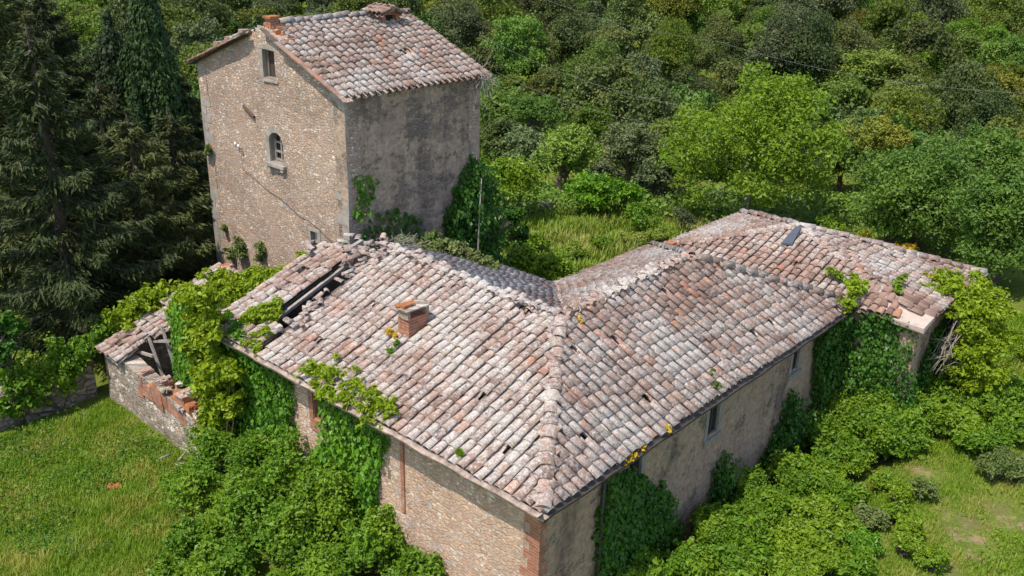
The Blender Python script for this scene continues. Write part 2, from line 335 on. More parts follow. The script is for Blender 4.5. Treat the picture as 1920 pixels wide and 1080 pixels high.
CH_V, CH_F = tile_shape(.20, .155, .40, .075, 4)
CH_V = CH_V*np.array([1, 1, -1])+np.array([0, 0, .05])
def place(mb, V, F, O, U, Vd, N, yaw, scale=1., m=0, tilt=0):
    c, s = math.cos(yaw), math.sin(yaw); L = V*scale
    x = L[:, 0]*c-L[:, 1]*s; y = L[:, 0]*s+L[:, 1]*c; z = L[:, 2]+L[:, 1]*tilt
    mb.add(O+x[:, None]*U+y[:, None]*Vd+z[:, None]*N, F, m, len(F)//2)
def tile_face(mb, poly, pitch=.24, step=.305, base=None, jit=1., skip=None, m=0):
    """poly: first edge is the eave; rows of cover tiles run up the slope, channel tiles between them"""
    P = np.array(poly, float); U = unit(P[1]-P[0]); N = unit(np.cross(P[1]-P[0], P[2]-P[0]))
    if N[2] < 0: N = -N
    Vd = unit(np.cross(N, U)); Vd = Vd if Vd[2] > 0 else -Vd
    P2 = np.stack([(P-P[0]) @ U, (P-P[0]) @ Vd], -1); u0, u1 = P2[:, 0].min(), P2[:, 0].max()
    n = max(1, int(round((u1-u0)/pitch)))
    for r in range(n*2):
        cover = r % 2 == 0; u = u0+(r//2+(.5 if cover else 1.0))*(u1-u0)/n
        iv = clip_rows(P2, min(u, u1-1e-4))
        if iv is None: continue
        v = iv[0]-.05+(rng.normal(0, .015) if jit else 0); du = rng.normal(0, .008); wob = 0
        while v < iv[1]-.10:
            uu = u+du+wob
            O = P[0]+uu*U+v*Vd
            wob = np.clip(wob+rng.normal(0, .006*jit), -.02, .02)
            if skip is None or not skip(O):
                if cover:
                    if rng.random() > .012: place(mb, TS, TF, O+N*(.0+abs(rng.normal(0, .008))), U, Vd, N, rng.normal(0, .038*jit), rng.uniform(.95, 1.04), m, rng.normal(0, .010))
                else: place(mb, CH_V, CH_F, O-N*.035, U, Vd, N, 0, 1, m)
            v += step*rng.uniform(.9, 1.1)
    if base is not None:
        q = P-N*.09; base.add(q, [list(range(len(q)))])
def cap_line(mb, a, b, w=.27, step=.34, hh=.13, lift=.05, m=0, jit=.06):
    a, b = np.array(a, float), np.array(b, float); L = np.linalg.norm(b-a); Vd = (b-a)/L; U = unit(np.cross(Vd, [0, 0, 1.])); N = np.cross(U, Vd)
    V, F = tile_shape(w, w*.86, step*1.3, hh)
    for i in range(max(1, int(L/step))):
        place(mb, V, F, a+Vd*(i*step)+N*(lift+rng.normal(0, .01))+U*rng.normal(0, .015), U, Vd, N, rng.normal(0, jit), rng.uniform(.95, 1.08), m)
    mb.tube([a+N*(lift-.05), b+N*(lift-.05)], w*.36, 6, m)

JX, JY, H, W1, W2, EX, L1, L2 = 4.214, 3.157, 1.49, 8.296, 6.729, 9.544, 9.15, 13.2

# ---------------------------------------------------------------- walls with openings
def wall(mb, axis, c, out, u0, u1, z0, ztop, holes=(), th=.4, m=0, mrev=None, grid=.5):
    """axis 'X': plane x=c, u runs along y. out = +-1 outward sign. ztop number or list of (u,z). holes: (ua,ub,za,zb or f(u))"""
    zt = (lambda u: np.interp(u, [p[0] for p in ztop], [p[1] for p in ztop])) if isinstance(ztop, (list, tuple)) else (lambda u: ztop)
    us = {round(u0, 4), round(u1, 4)}
    if isinstance(ztop, (list, tuple)): us |= {round(p[0], 4) for p in ztop if u0 < p[0] < u1}
    for h in holes:
        k = 9 if callable(h[3]) else 2
        us |= {round(float(x), 4) for x in np.linspace(h[0], h[1], k)}
    us = sorted(us); fine = [us[0]]
    for a, b in zip(us, us[1:]):
        n = max(1, int((b-a)/grid)); fine += [a+(b-a)*(i+1)/n for i in range(n)]
    us = fine
    def P(u, z, d): return (c-out*d, u, z) if axis == 'X' else (u, c-out*d, z)
    mrev = m if mrev is None else mrev
    def quad(pts, mi): mb.add(pts, [[0, 1, 2, 3]], mi)
    for a, b in zip(us, us[1:]):
        mid = (a+b)/2; hs = sorted([h for h in holes if h[0]-1e-4 <= a and b <= h[1]+1e-4], key=lambda h: h[2])
        lo = (z0, z0); segs = []
        for h in hs:
            top = (h[3](a), h[3](b)) if callable(h[3]) else (h[3], h[3])
            segs.append((lo, (h[2], h[2]))); lo = top
            quad([P(a, h[2], 0), P(b, h[2], 0), P(b, h[2], th), P(a, h[2], th)], mrev)
            quad([P(a, top[0], 0), P(a, top[0], th), P(b, top[1], th), P(b, top[1], 0)], mrev)
            for u, flag in ((a, abs(a-h[0]) < 1e-3), (b, abs(b-h[1]) < 1e-3)):
                tt = top[0] if u == a else top[1]
                if flag: quad([P(u, h[2], 0), P(u, h[2], th), P(u, tt, th), P(u, tt, 0)], mrev)
        segs.append((lo, (zt(a), zt(b))))
        for (la, lb), (ha, hb) in segs:
            n = max(1, int((max(ha, hb)-min(la, lb))/grid))
            for i in range(n):
                f0, f1 = i/n, (i+1)/n; q = [(a, la+(ha-la)*f0), (b, lb+(hb-lb)*f0), (b, lb+(hb-lb)*f1), (a, la+(ha-la)*f1)]
                quad([P(u, z, 0) for u, z in q], m); quad([P(u, z, th) for u, z in q][::-1], m)
        quad([P(a, zt(a), 0), P(b, zt(b), 0), P(b, zt(b), th), P(a, zt(a), th)], m)
    for u in (us[0], us[-1]): quad([P(u, z0, 0), P(u, zt(u), 0), P(u, zt(u), th), P(u, z0, th)], m)
def wobble(amp=.02, s=1.1):
    def f(V):
        V = V.copy(); V[:, 0] += amp*vnoise(V+5, s); V[:, 1] += amp*vnoise(V+17, s); V[:, 2] += amp*.5*vnoise(V+29, s); return V
    return f
def stone_course(mb, axis, c, out, u, z0, z1, wdir, m=0, hs=(.26, .42), ws=(.30, .55), t=.012):
    """dressed corner stones, alternating long and short, a few mm proud of the wall"""
    z = z0; i = 0
    while z < z1-.1:
        h = min(rng.uniform(*hs), z1-z); w = ws[i % 2]*rng.uniform(.85, 1.15); a, b = sorted((u, u+wdir*w))
        lo, hi = (c-out*.1, c+out*t) if out > 0 else (c+out*t, c-out*.1)
        if axis == 'X': mb.box((lo, a, z+.008), (hi, b, z+h-.008), m)
        else: mb.box((a, lo, z+.008), (b, hi, z+h-.008), m)
        z += h; i += 1

# ================================================================ FARMHOUSE
house = thing('farmhouse', 'long L-shaped stone farmhouse under weathered tiled hip roofs with a brick chimney', 'house')
WX, WY = .27, .27
wins = [(6.18, 6.62, -1.30, -.50), (10.28, 10.62, -1.12, -.36), (3.05, 3.5, -1.25, -.35)]
mb = MB(); wall(mb, 'Y', WY, -1, WX, 13.0, -4.6, -.06, wins, .4, 0, 1); mb.build('side_wall', [M['hplaster'], M['ashlar']], house, warp=wobble(.015))
lwin = (6.55, 7.15, -1.15, -.30)
mb = MB(); wall(mb, 'X', WX, -1, WY+.0, 11.2, -4.6, -.06, [lwin], .4, 0, 1); mb.build('front_wall', [M['front'], M['brick']], house, warp=wobble(.015))
mb = MB(); wall(mb, 'X', W1-.27, 1, W2-.27, 11.2, -4.6, -.1); wall(mb, 'Y', W2-.27, 1, W1-.27, 13.2, -4.6, -.1)
wall(mb, 'Y', 11.2, -1, WX+.4, W1-.6, -4.6, [(0, -.3), (3.4, .8), (4.6, .3), (8.3, -1.2)], (), .35, 1)
wall(mb, 'X', 13.0, 1, .3, W2, -4.6, -.1)
mb.build('rear_wall', [M['hplaster'], M['inner']], house, warp=wobble(.015))
# brick corner and door-side bricks
mb = MB(); stone_course(mb, 'X', WX, -1, WY-.008, -4.6, -.1, 1, hs=(.14, .28), ws=(.28, .42), t=.008); stone_course(mb, 'Y', WY, -1, WX-.006, -4.6, -.1, 1, hs=(.14, .28), ws=(.14, .26), t=.006)
mb.build('brick_quoin', M['brick'], house, warp=wobble(.012))
mb = MB(); mb.box((WX-.035, 4.02, -2.2), (WX-.001, 4.13, -.2)); mb.build('brick_strip', M['brick'], house, warp=wobble(.012))
# windows of the side wall: stone surround, frame, shutter
def side_window(a, b, z0, z1, deep=.04):
    s = MB(); y = WY
    s.box((a-.13, y-.018, z0-.06), (a-.003, y+.09, z1+.003)); s.box((b+.003, y-.022, z0-.06), (b+.14, y+.09, z1+.003)); s.box((a-.17, y-.025, z1+.006), (b+.18, y+.09, z1+.16)); s.box((a-.15, y-.06, z0-.17), (b+.16, y+.09, z0-.063))
    w = s.build('window', M['ashlar'], house, warp=wobble(.01, 3))
    f = MB(); fy = y+deep; t = .035
    f.box((a+.004, fy, z0+.004), (a+t, fy+.05, z1-.004)); f.box((b-t, fy, z0+.004), (b-.004, fy+.05, z1-.004)); f.box((a+t, fy, z0+.004), (b-t, fy+.05, z0+t)); f.box((a+t, fy, z1-t), (b-t, fy+.05, z1-.004))
    f.box(((a+b)/2-.015, fy+.005, z0+t), ((a+b)/2+.015, fy+.045, z1-t)); f.box((a+t, fy+.008, (z0+z1)/2-.012), (b-t, fy+.042, (z0+z1)/2+.012)); f.build('frame', M['darkwood'], w)
    p = MB(); p.box((a+t, fy+.05, z0+t), (b-t, fy+.07, z1-t)); p.build('pane_shade', M['room_shade'], w)  # dark sheet behind the frame, room shade put into its colour
    return w
for q in wins: side_window(*q)
# the big hollow window in the ivy of the front wall
s = MB(); a, b, z0, z1 = lwin; x = WX
s.box((x-.03, a-.16, z0-.02), (x+.06, a-.003, z1+.02)); s.box((x-.03, b+.003, z0-.02), (x+.06, b+.16, z1+.02)); s.box((x-.05, a-.12, z0-.30), (x+.06, b+.12, z0-.022)); s.box((x-.03, a-.16, z1+.022), (x+.06, b+.16, z1+.12))
w = s.build('window', M['brick'], house, warp=wobble(.02, 3)); w['label'] = 'gaping window with orange brick surround'
p = MB(); p.box((x+.22, a+.003, z0+.003), (x+.25, b-.003, z1-.003)); p.build('backing', M['ashlar'], w)
p = MB()
for i in range(9):
    q = np.array([x+.1, rng.uniform(a, b), z1]); pts = [q]
    for j in range(5): q = q+np.array([rng.normal(0, .03), rng.normal(0, .08), -rng.uniform(.05, .2)]); pts.append(np.clip(q, [x-.03, a+.02, z0], [x+.18, b-.02, z1]))
    p.tube(pts, .008, 4)
p.build('dead_vine_stems', M['barkpale'], w)

roof = MB(); base = MB()
end_gap = lambda O: (O[1] > 9.0+.2*vnoise(O*np.array([2., 0, 0]), 1.))
tile_face(roof, [(0, L1, 0), (0, 0, 0), (JX, JY, H), (JX, L1, H)], base=base, skip=end_gap)
tile_face(roof, [(0, 11.2, 0), (0, L1-.05, 0), (.95, L1-.05, .335), (.95, 11.2, .335)], base=base, skip=lambda O: O[0] > .75+.2*vnoise(O*np.array([0, 2., 0]), 1.) and O[1] < 9.75)
tile_face(roof, [(.95, 11.2, .335), (.95, 9.85, .335), (3.5, 9.95, 1.24), (3.5, 11.2, 1.24)], base=base, jit=2.4, skip=lambda O: vnoise(O, 2.2) > .55 or (O[0] > 2.7 and vnoise(O+5, 1.7) > .1))
tile_face(roof, [(0, 0, 0), (L2, 0, 0), (EX, JY, H), (JX, JY, H)], base=base)
tile_face(roof, [(W1, W2, 0), (W1, L1+.5, 0), (JX, L1+.5, H), (JX, JY, H)], base=base)
tile_face(roof, [(L2, W2, 0), (W1, W2, 0), (JX, JY, H), (EX, JY, H)], base=base)
tile_face(roof, [(L2, 0, 0), (L2, W2, 0), (EX, JY, H)], base=base)
def lump(V):
    V = sag(V, .045); d = np.exp(-((V[:, 0]-6)/1.6)**2)*.0-.10*np.exp(-((V[:, 0]-5.4)/1.4)**2-((V[:, 1]-JY)/1.6)**2)-.07*np.exp(-((V[:, 0]-JX)/1.2)**2-((V[:, 1]-5.)/1.2)**2)+.10*np.exp(-((V[:, 0]-JX)/1.5)**2-((V[:, 1]-8.6)/1.2)**2)
    V[:, 2] += d; return V
rf = roof.build('roof', M['tile'], house, True, warp=lump)
base.build('roof_boards', M['soffit'], rf, warp=lump)
caps = MB(); cap_line(caps, (0.02, .02, .0), (JX, JY, H), .29, .33, .085, .03); cap_line(caps, (JX, JY, H), (EX, JY, H), .22, .32, .08, .03); cap_line(caps, (JX, JY, H), (JX, L1-.2, H), .22, .32, .08, .03); cap_line(caps, (L2-.05, .05, .02), (EX, JY, H), .27); cap_line(caps, (L2-.05, W2-.1, .0), (EX, JY, H), .25)
caps.build('ridge_tiles', M['tile'], rf, True, warp=lump)
# loose tiles and rubble along the broken end
loose = MB()
for i in range(34):
    t = rng.random(); O = np.array([.4+3.9*t, L1-.18+rng.normal(0, .16), .36*(.4+3.9*t)+rng.uniform(.0, .12)])
    place(loose, TS, TF, O, np.array([1., 0, 0]), np.array([0, 1., 0]), np.array([0, 0, 1.]), rng.uniform(0, 6.28), rng.uniform(.6, 1.), 0, rng.normal(0, .2))
for i in range(60):
    O = np.array([rng.uniform(3.2, 5.2), rng.uniform(9.5, 11.3), 1.15+rng.normal(0, .07)]); place(loose, TS, TF, O, np.array([1., 0, 0]), np.array([0, 1., 0]), np.array([0, 0, 1.]), rng.uniform(0, 6.28), rng.uniform(.7, 1.), 0, rng.normal(0, .15))
loose.build('loose_tiles', M['tile'], rf, True)
for (a, b, r, mat, nm) in (((-.12, 11.0, -.02), (-.12, -.19, -.03), .085, 'gutter_l', 'pale front gutter'), ((-.20, -.12, -.03), (12.95, -.12, -.01), .08, 'gutter_r', 'dark side gutter')):
    mb = MB(); n = 40; pts = np.linspace(a, b, n); an = np.linspace(math.pi, 2*math.pi, 7)
    side = np.array([1., 0, 0]) if a[0] == b[0] else np.array([0, 1., 0])
    pts[:, 2] += .015*np.sin(np.arange(n)*1.3)+rng.normal(0, .004, n)
    for rr in (r, r-.01):
        V = (pts[:, None]+rr*(side[None, None]*np.cos(an)[None, :, None]+np.array([0, 0, 1.])*np.sin(an)[None, :, None])).reshape(-1, 3)
        i = (np.arange(n-1)[:, None]*7+np.arange(6)[None]).ravel(); mb.add(V, np.stack([i, i+1, i+8, i+7], -1))
    o = mb.build('gutter', M[mat], house, True); o['label'] = nm
mb = MB(); mb.box((.02, .05, -.10), (WX-.002, 11.0, -.04)); mb.build('eave_board', M['soffit'], house, warp=wobble(.01))
mb = MB(); mb.box((.05, .02, -.10), (12.9, WY-.002, -.04)); mb.build('eave_board', M['soffit'], house, warp=wobble(.01))
mb = MB(); mb.tube([(2.1, WY-.09, -.1), (2.1, WY-.09, -2.2), (2.1, WY-.08, -4.2)], .04, 8); mb.build('downpipe', M['gutter_r'], house, True)
# chimney
chp = on_plane(752, 632, (0, 0, 0), (-H/JX, 0, 1)); cx, cy, cz = chp
ch = MB(); ch.box((cx, cy-.27, cz-.25), (cx+.62, cy+.08, cz+.52)); c = ch.build('chimney', M['brick'], house, warp=wobble(.018, 3))
k = MB(); k.box((cx-.05, cy-.31, cz+.70), (cx+.66, cy+.12, cz+.735)); k.box((cx+.002, cy-.268, cz+.522), (cx+.09, cy+.078, cz+.698)); k.box((cx+.53, cy-.268, cz+.522), (cx+.618, cy+.078, cz+.698)); k.box((cx-.03, cy-.3, cz+.50), (cx+.0-.002, cy+.11, cz+.54)); k.build('cap', M['ruinwall'], c, warp=wobble(.03, 4))
k = MB(); k.box((cx-.02, cy-.16, cz+.75), (cx+.2, cy+.02, cz+.82)); k.box((cx-.06, cy-.02, cz+.75), (cx+.12, cy+.13, cz+.785)); place(k, TS, TF, np.array([cx+.32, cy-.1, cz+.77]), np.array([1., 0, 0]), np.array([0, 1., 0]), np.array([0, 0, 1.]), 1.2, .8); k.build('cap_bricks', M['rust'], c, warp=wobble(.012, 3))

# ================================================================ TOWER
TX, TY, TWX, TWY, TZ, TR, TA = 5.47, 12.25, 5.45, 7.73, 5.06, 6.50, 15.85
tower = thing('tower_house', 'tall square stone tower house with gabled tile roof and arched window', 'tower')
arch = lambda u: 2.98+math.sqrt(max(0, .365**2-(u-15.72)**2))*.85
gh = [(15.45, 16.12, 4.96, 5.80), (15.355, 16.085, 2.34, arch), (13.87, 14.22, -.45, .48)]
mb = MB(); wall(mb, 'X', TX, -1, TY, TY+TWY, -4.8, [(TY, TZ), (TA, TR-.05), (TY+TWY, TZ)], gh, .5, 0, 1); mb.build('gable_wall', [M['gable'], M['ashlar']], tower, warp=wobble(.03, .9))
mb = MB(); wall(mb, 'Y', TY, -1, TX, TX+TWX, -4.8, TZ, (), .5); mb.build('side_wall', M['tplaster'], tower, warp=wobble(.03, .9))
mb = MB(); wall(mb, 'X', TX+TWX, 1, TY, TY+TWY, -4.8, [(TY, TZ), (TA, TR-.05), (TY+TWY, TZ)], (), .5); wall(mb, 'Y', TY+TWY, 1, TX, TX+TWX, -4.8, TZ, (), .5); mb.build('rear_wall', M['gable'], tower, warp=wobble(.03, .9))
mb = MB(); mb.box((TX+.5, TY+.5, -.6), (TX+.55, TY+TWY-.5, TZ)); mb.build('inner_wall', M['room_shade'], tower)  # near-black sheet behind the gable openings, painting the dark inside the tower
for args in (('X', TX, -1, TY-.012, -4.2, TZ-.1, 1), ('X', TX, -1, TY+TWY+.01, -4.2, TZ-.1, -1)):
    mb = MB(); stone_course(mb, *args, t=.012); mb.build('quoin', M['quoin'], tower, warp=wobble(.03, .9))
# -4.2, TZ-.1, 1, t=.012); stone_course(mb, 'X', TX, -1, TY+TWY+.01, -4.2, TZ-.1, -1, t=.014); stone_course(mb, 'Y', TY, -1, TX-.010, -4.2, TZ-.2, 1, t=.012, ws=(.22, .4))

def gable_window(a, b, z0, z1, mode):
    s = MB(); x = TX
    if mode == 'attic':
        s.box((x-.02, a-.17, z0-.05), (x+.1, a-.004, z1+.003)); s.box((x-.02, b+.004, z0-.05), (x+.1, b+.17, z1+.003)); s.box((x-.03, a-.2, z1+.006), (x+.1, b+.2, z1+.13)); s.box((x-.06, a-.1, z0-.12), (x+.1, b+.04, z0-.053))
    elif mode == 'arch':
        s.box((x-.02, a-.2, z0-.02), (x+.1, a-.004, 2.975)); s.box((x-.02, b+.004, z0-.02), (x+.1, b+.2, 2.975))
        n = 9
        for i in range(n):
            t0, t1 = math.pi*i/n+.02, math.pi*(i+1)/n-.02; V = []
            for xx in (x-.025, x+.1):
                for t, r in ((t0, 0), (t1, 0), (t1, .19), (t0, .19)): V.append((xx, 15.72-math.cos(t)*(.372+r), 2.98+math.sin(t)*(.372*.86+r)))
            s.add(V, [[0, 1, 2, 3], [7, 6, 5, 4], [0, 4, 5, 1], [1, 5, 6, 2], [2, 6, 7, 3], [3, 7, 4, 0]])
        s.box((x-.15, a-.12, z0-.12), (x+.1, b+.12, z0-.024)); s.box((x-.12, a-.06, z0-.22), (x+.1, a+.08, z0-.123)); s.box((x-.12, b-.1, z0-.22), (x+.1, b+.04, z0-.123))
    else:
        s.box((x-.02, a-.16, .0), (x+.1, a-.004, z1+.003)); s.box((x-.02, b+.004, .1), (x+.1, b+.1, z1+.003)); s.box((x-.025, a-.15, z1+.006), (x+.1, b+.13, z1+.12))
    w = s.build('door' if mode == 'door' else 'window', M['quoin'], tower, warp=wobble(.015, 3))
    f = MB(); d = x+.16
    if mode == 'arch':
        f.box((d, a+.004, z0), (d+.05, a+.07, 3.05)); f.box((d, b-.07, z0), (d+.05, b-.004, 3.05)); f.box((d, 15.69, z0), (d+.05, 15.75, 3.25))
        for z in (z0+.02, 2.62, 2.92): f.box((d+.004, a+.07, z), (d+.046, b-.07, z+.06))
        f.build('frame', M['wood'], w); p = MB(); p.box((d+.05, a+.01, z0), (d+.07, 15.70, 3.2)); p.build('shutter', M['darkwood'], w); p = MB(); p.box((d+.08, a, z0), (d+.09, b, 3.35)); p.build('pane_shade', M['room_shade'], w)  # last sheet is near-black, painted as the unlit room behind the arch
    elif mode == 'attic':
        f.box((d, a+.004, z0), (d+.04, a+.05, z1-.005)); f.box((d, b-.05, z0), (d+.04, b-.004, z1-.005)); f.box((d, a+.05, z1-.06), (d+.04, b-.05, z1-.005)); f.build('frame', M['wood'], w)
        p = MB(); p.box((d+.05, a+.01, z0), (d+.07, a+.38, z1-.01)); p.build('shutter', M['door'], w); p = MB(); p.box((d+.05, a+.39, z0), (d+.07, b-.01, z1-.01)); p.build('shutter', M['darkwood'], w)
    else:
        f.box((d, a+.004, z0), (d+.04, b-.004, .05)); f.build('leaf', M['door'], w); f = MB(); f.box((d-.02, a+.004, .06), (d+.03, b-.004, z1-.005)); f.build('transom', M['mortar'], w)
gable_window(15.45, 16.12, 4.96, 5.80, 'attic'); gable_window(15.355, 16.085, 2.34, 3.29, 'arch'); gable_window(13.87, 14.22, -.45, .48, 'door')
tr = MB(); base = MB(); sl_ = (TR-TZ)/(TA-TY); OV = .24
tile_face(tr, [(TX-.2, TY-OV, TZ-OV*sl_), (TX+TWX+.22, TY-OV, TZ-OV*sl_), (TX+TWX+.22, TA, TR), (TX-.2, TA, TR)], pitch=.25, step=.32, base=base, skip=lambda O: O[0] < TX+.35 and O[1] > TA-1.05+.3*vnoise(O, 3.))
sl2 = (TR-TZ)/(TY+TWY-TA)
tile_face(tr, [(TX+TWX+.2, TY+TWY+OV, TZ-OV*sl2), (TX-.2, TY+TWY+OV, TZ-OV*sl2), (TX-.2, TA+.95, TR-.95*sl2), (TX+TWX+.2, TA+.0, TR)], pitch=.25, step=.32, base=base)
trf = tr.build('roof', M['tile_tower'], tower, True, warp=lambda V: sag(V, .06)); base.build('roof_boards', M['soffit'], trf, warp=lambda V: sag(V, .06))
cp = MB(); cap_line(cp, (TX+TWX+.2, TA, TR), (TX+.55, TA, TR), .28, .36, .12); cp.build('ridge_tiles', M['tile_tower'], trf, True, warp=lambda V: sag(V, .06))
vg = MB()
for i in range(11):
    y = TA-1.0-i*.29; z = TZ+(y-TY)*sl_
    vg.beam((TX-.16, y+.14, z+.02), (TX-.16, y-.16, z-.11), .30, .035)
vg.build('verge_tiles', M['tile_red'], trf, warp=wobble(.02, 4)); vg = MB()
for i in range(10):
    y = TA+1.1+i*.33; z = TZ+(TY+TWY-y)*sl2
    if y < TY+TWY+.25: vg.beam((TX-.16, y-.14, z+.04), (TX-.16, y+.18, z-.09), .30, .04)
for y in (TA+1.05, TA+1.9, TA+2.55): z = TZ+(TY+TWY-y)*sl2; vg.box((TX-.2, y-.14, z+.02), (TX+.08, y+.12, z+.16))
vg.build('verge_tiles', M['tile_red'], trf, warp=wobble(.02, 4))
ap = MB()
for i in range(46):
    y = TA+rng.normal(-.05, .42); z = TR-.06-abs(y-TA)*.40+rng.uniform(-.05, .06); sz = rng.uniform(.07, .16)
    ap.box((TX+.02+rng.uniform(0, .25), y-sz, z-sz*.6), (TX+.05+rng.uniform(.26, .45), y+sz, z+sz*.6), rng.integers(0, 3), jit=.02)
ap.build('broken_apex_stones', [M['quoin'], M['rust'], M['gable']], tower)
ap = MB(); ap.box((TX+.05, TA-.22, TR-.05), (TX+.33, TA+.06, TR+.20)); c = ap.build('chimney', M['brick'], tower, warp=wobble(.02, 3)); ap = MB(); ap.box((TX+.0, TA-.27, TR+.203), (TX+.38, TA+.11, TR+.27)); ap.build('cap', M['rust'], c, warp=wobble(.02, 3))
# dormer
dp = on_plane(738, 49, (0, TY, TZ), (0, -sl_, 1)); dx, dy, dz = dp
d = MB(); d.box((dx-.42, dy, dz-.2), (dx-.32, dy+.8, dz+.42)); d.box((dx+.12, dy, dz-.2), (dx+.22, dy+.8, dz+.42)); d.box((dx-.32, dy, dz+.36), (dx+.12, dy+.1, dz+.42)); d.box((dx-.32, dy, dz-.2), (dx+.12, dy+.1, dz-.02))
dm = d.build('dormer', M['brick'], tower, warp=wobble(.012, 3)); d = MB(); d.box((dx-.319, dy+.2, dz-.1), (dx+.119, dy+.23, dz+.41)); d.build('opening_shade', M['room_shade'], dm)  # dark sheet set inside the dormer, its shade painted as colour
d = MB(); bs = MB(); e = .42
tile_face(d, [(dx-.56, dy+.95, dz+e), (dx-.56, dy-.12, dz+e), (dx-.1, dy-.12, dz+e+.15), (dx-.1, dy+.95, dz+e+.15)], .2, .26, bs); tile_face(d, [(dx+.36, dy-.12, dz+e), (dx+.36, dy+.95, dz+e), (dx-.1, dy+.95, dz+e+.15), (dx-.1, dy-.12, dz+e+.15)], .2, .26, bs); cap_line(d, (dx-.1, dy-.12, dz+e+.13), (dx-.1, dy+.95, dz+e+.13), .2, .3, .07, .02)
d.V += bs.V; d.F += [f+d.n for f in bs.F]; d.M += bs.M; d.S += bs.S; d.n += bs.n; d.build('dormer_roof', M['tile_red'], dm, True)
# small fittings on the gable wall
mb = MB(); mb.beam(tuple(np.array([TX-.04, 17.35, 3.9])), (TX-.04, 16.8, 3.62), .07, .09); mb.build('bracket', M['iron'], tower)
for y, z in ((17.9, 2.55), (17.72, 2.5)):
    mb = MB(); mb.tube([(TX+.05, y, z-.06), (TX-.10, y, z-.06), (TX-.12, y, z+.0)], .012, 6, 0); mb.tube([(TX-.12, y, z-.02), (TX-.12, y, z+.03), (TX-.12, y, z+.09)], [.035, .045, .03], 8, 1); mb.build('insulator', [M['iron'], M['white']], tower, True)
mb = MB(); pts = [(TX-.03, 17.7-i*.5, 1.72-.14*i+.05*math.sin(i*1.9)) for i in range(11)]; mb.tube(pts, .007, 5); mb.tube([(TX-.03, 17.7, 2.45), (TX-.035, 17.73, 2.1), (TX-.03, 17.7, 1.72)], .008, 5); mb.build('wall_cable', M['gutter_r'], tower)

# ================================================================ END HOUSE
end = thing('end_house', 'low stone house with sagging pyramid tile roof beyond the valley gutter', 'house')
A0, A1, B0, B1, AP = 12.95, 18.3, -1.9, 6.4, np.array([15.85, 3.05, .88])
mb = MB(); wall(mb, 'X', A0+.2, -1, B0+.2, .2, -4.5, -.1); wall(mb, 'Y', B0+.2, -1, A0+.2, A1-.2, -4.5, -.1); wall(mb, 'X', A1-.2, 1, B0+.2, B1-.2, -4.5, -.1); wall(mb, 'Y', B1-.2, 1, A0+.3, A1-.2, -4.5, -.1)
mb.build('wall', M['hplaster'], end, warp=wobble(.02))
mb = MB(); base = MB(); hip_end = lambda O: (O[0]-A0) < 1.0 and (O[1]-B0) < 1.35+.2*vnoise(O, 3.)
tile_face(mb, [(A0, B1, .05), (A0, B0, 0), tuple(AP)], base=base, skip=hip_end); tile_face(mb, [(A0, B0, 0), (A1, B0, 0), tuple(AP)], base=base, skip=lambda O: O[0] < A0+.75 and O[1] < B0+.5)
tile_face(mb, [(A1, B0, 0), (A1, B1, 0), tuple(AP)], base=base); tile_face(mb, [(A1, B1, 0), (A0, B1, .05), tuple(AP)], base=base)
er = mb.build('roof', M['tile_far'], end, True, warp=lambda V: sag(V, .05)); base.build('roof_boards', M['mortar'], er, warp=lambda V: sag(V, .05))
cp = MB()
for q in ((A1-.05, B0+.05, 0), (A0+.05, B1-.05, .05), (A1-.05, B1-.05, 0)): cap_line(cp, q, AP, .26, .34, .12)
cap_line(cp, (A0+1.2, B0+1.9, .38), AP, .24, .34, .08, .0); cp.build('ridge_tiles', M['tile_far'], er, True, warp=lambda V: sag(V, .05))
mb = MB(); tile_face(mb, [(A0-.02, B0+1.5, .05), (A0-.02, B0+.55, .05), (A0+.9, B0+1.25, .34), (A0+.9, B0+1.9, .36)], jit=2.5); tile_face(mb, [(A0+.45, B0-.02, .03), (A0+1.2, B0-.02, .03), (A0+1.3, B0+.7, .25), (A0+.5, B0+.7, .25)], jit=2.5)
mb.build('broken_corner_tiles', M['tile_red'], er, True)
mb = MB(); mq = np.array([(A0-.12, B0-.12, .02), (A0-.10, B0+.75, .04), (A0+.55, B0+1.35, .26), (A0+1.0, B0+1.3, .34), (A0+.75, B0-.08, .10)]); mb.add(mq, [[0, 4, 3, 2, 1]]); mb.add(np.concatenate([mq-[0, 0, .14], mq]), [[0, 1, 6, 5], [0, 5, 9, 4], [4, 9, 8, 3]]); mb.build('mortar_bed', M['mortar'], er, warp=wobble(.03, 4))
mb = MB(); mb.box((A0+.08, B0+.08, -4.4), (A0+.52, B0+.5, -.12)); mb.build('corner_pillar', M['hplaster'], end, warp=wobble(.02, 2))
n3 = np.cross(np.array([0, B0-B1, 0.]), AP-np.array([A0, B1, .0])); pf = [on_plane(x, y, (A0, B1, .03), n3) for x, y in ((1502, 432), (1490, 433), (1464, 464), (1484, 466))]
mb = MB(); q = np.array(pf)+np.array([0, 0, .10]); mb.add(np.concatenate([q, q+np.array([0, 0, .05])]), [[0, 1, 2, 3], [7, 6, 5, 4], [0, 4, 5, 1], [1, 5, 6, 2], [2, 6, 7, 3], [3, 7, 4, 0]]); mb.build('skylight_sheet', M['felt'], end)
c3 = onZ(1258, 462, .3); mb = MB(); mb.box((c3[0]-.22, c3[1]-.2, -.3), (c3[0]+.22, c3[1]+.2, .38)); c = mb.build('chimney', M['brick'], end, warp=wobble(.02, 3)); mb = MB(); mb.box((c3[0]-.16, c3[1]-.14, .383), (c3[0]+.1, c3[1]+.12, .45)); mb.build('cap', M['rust'], c, warp=wobble(.02, 3))

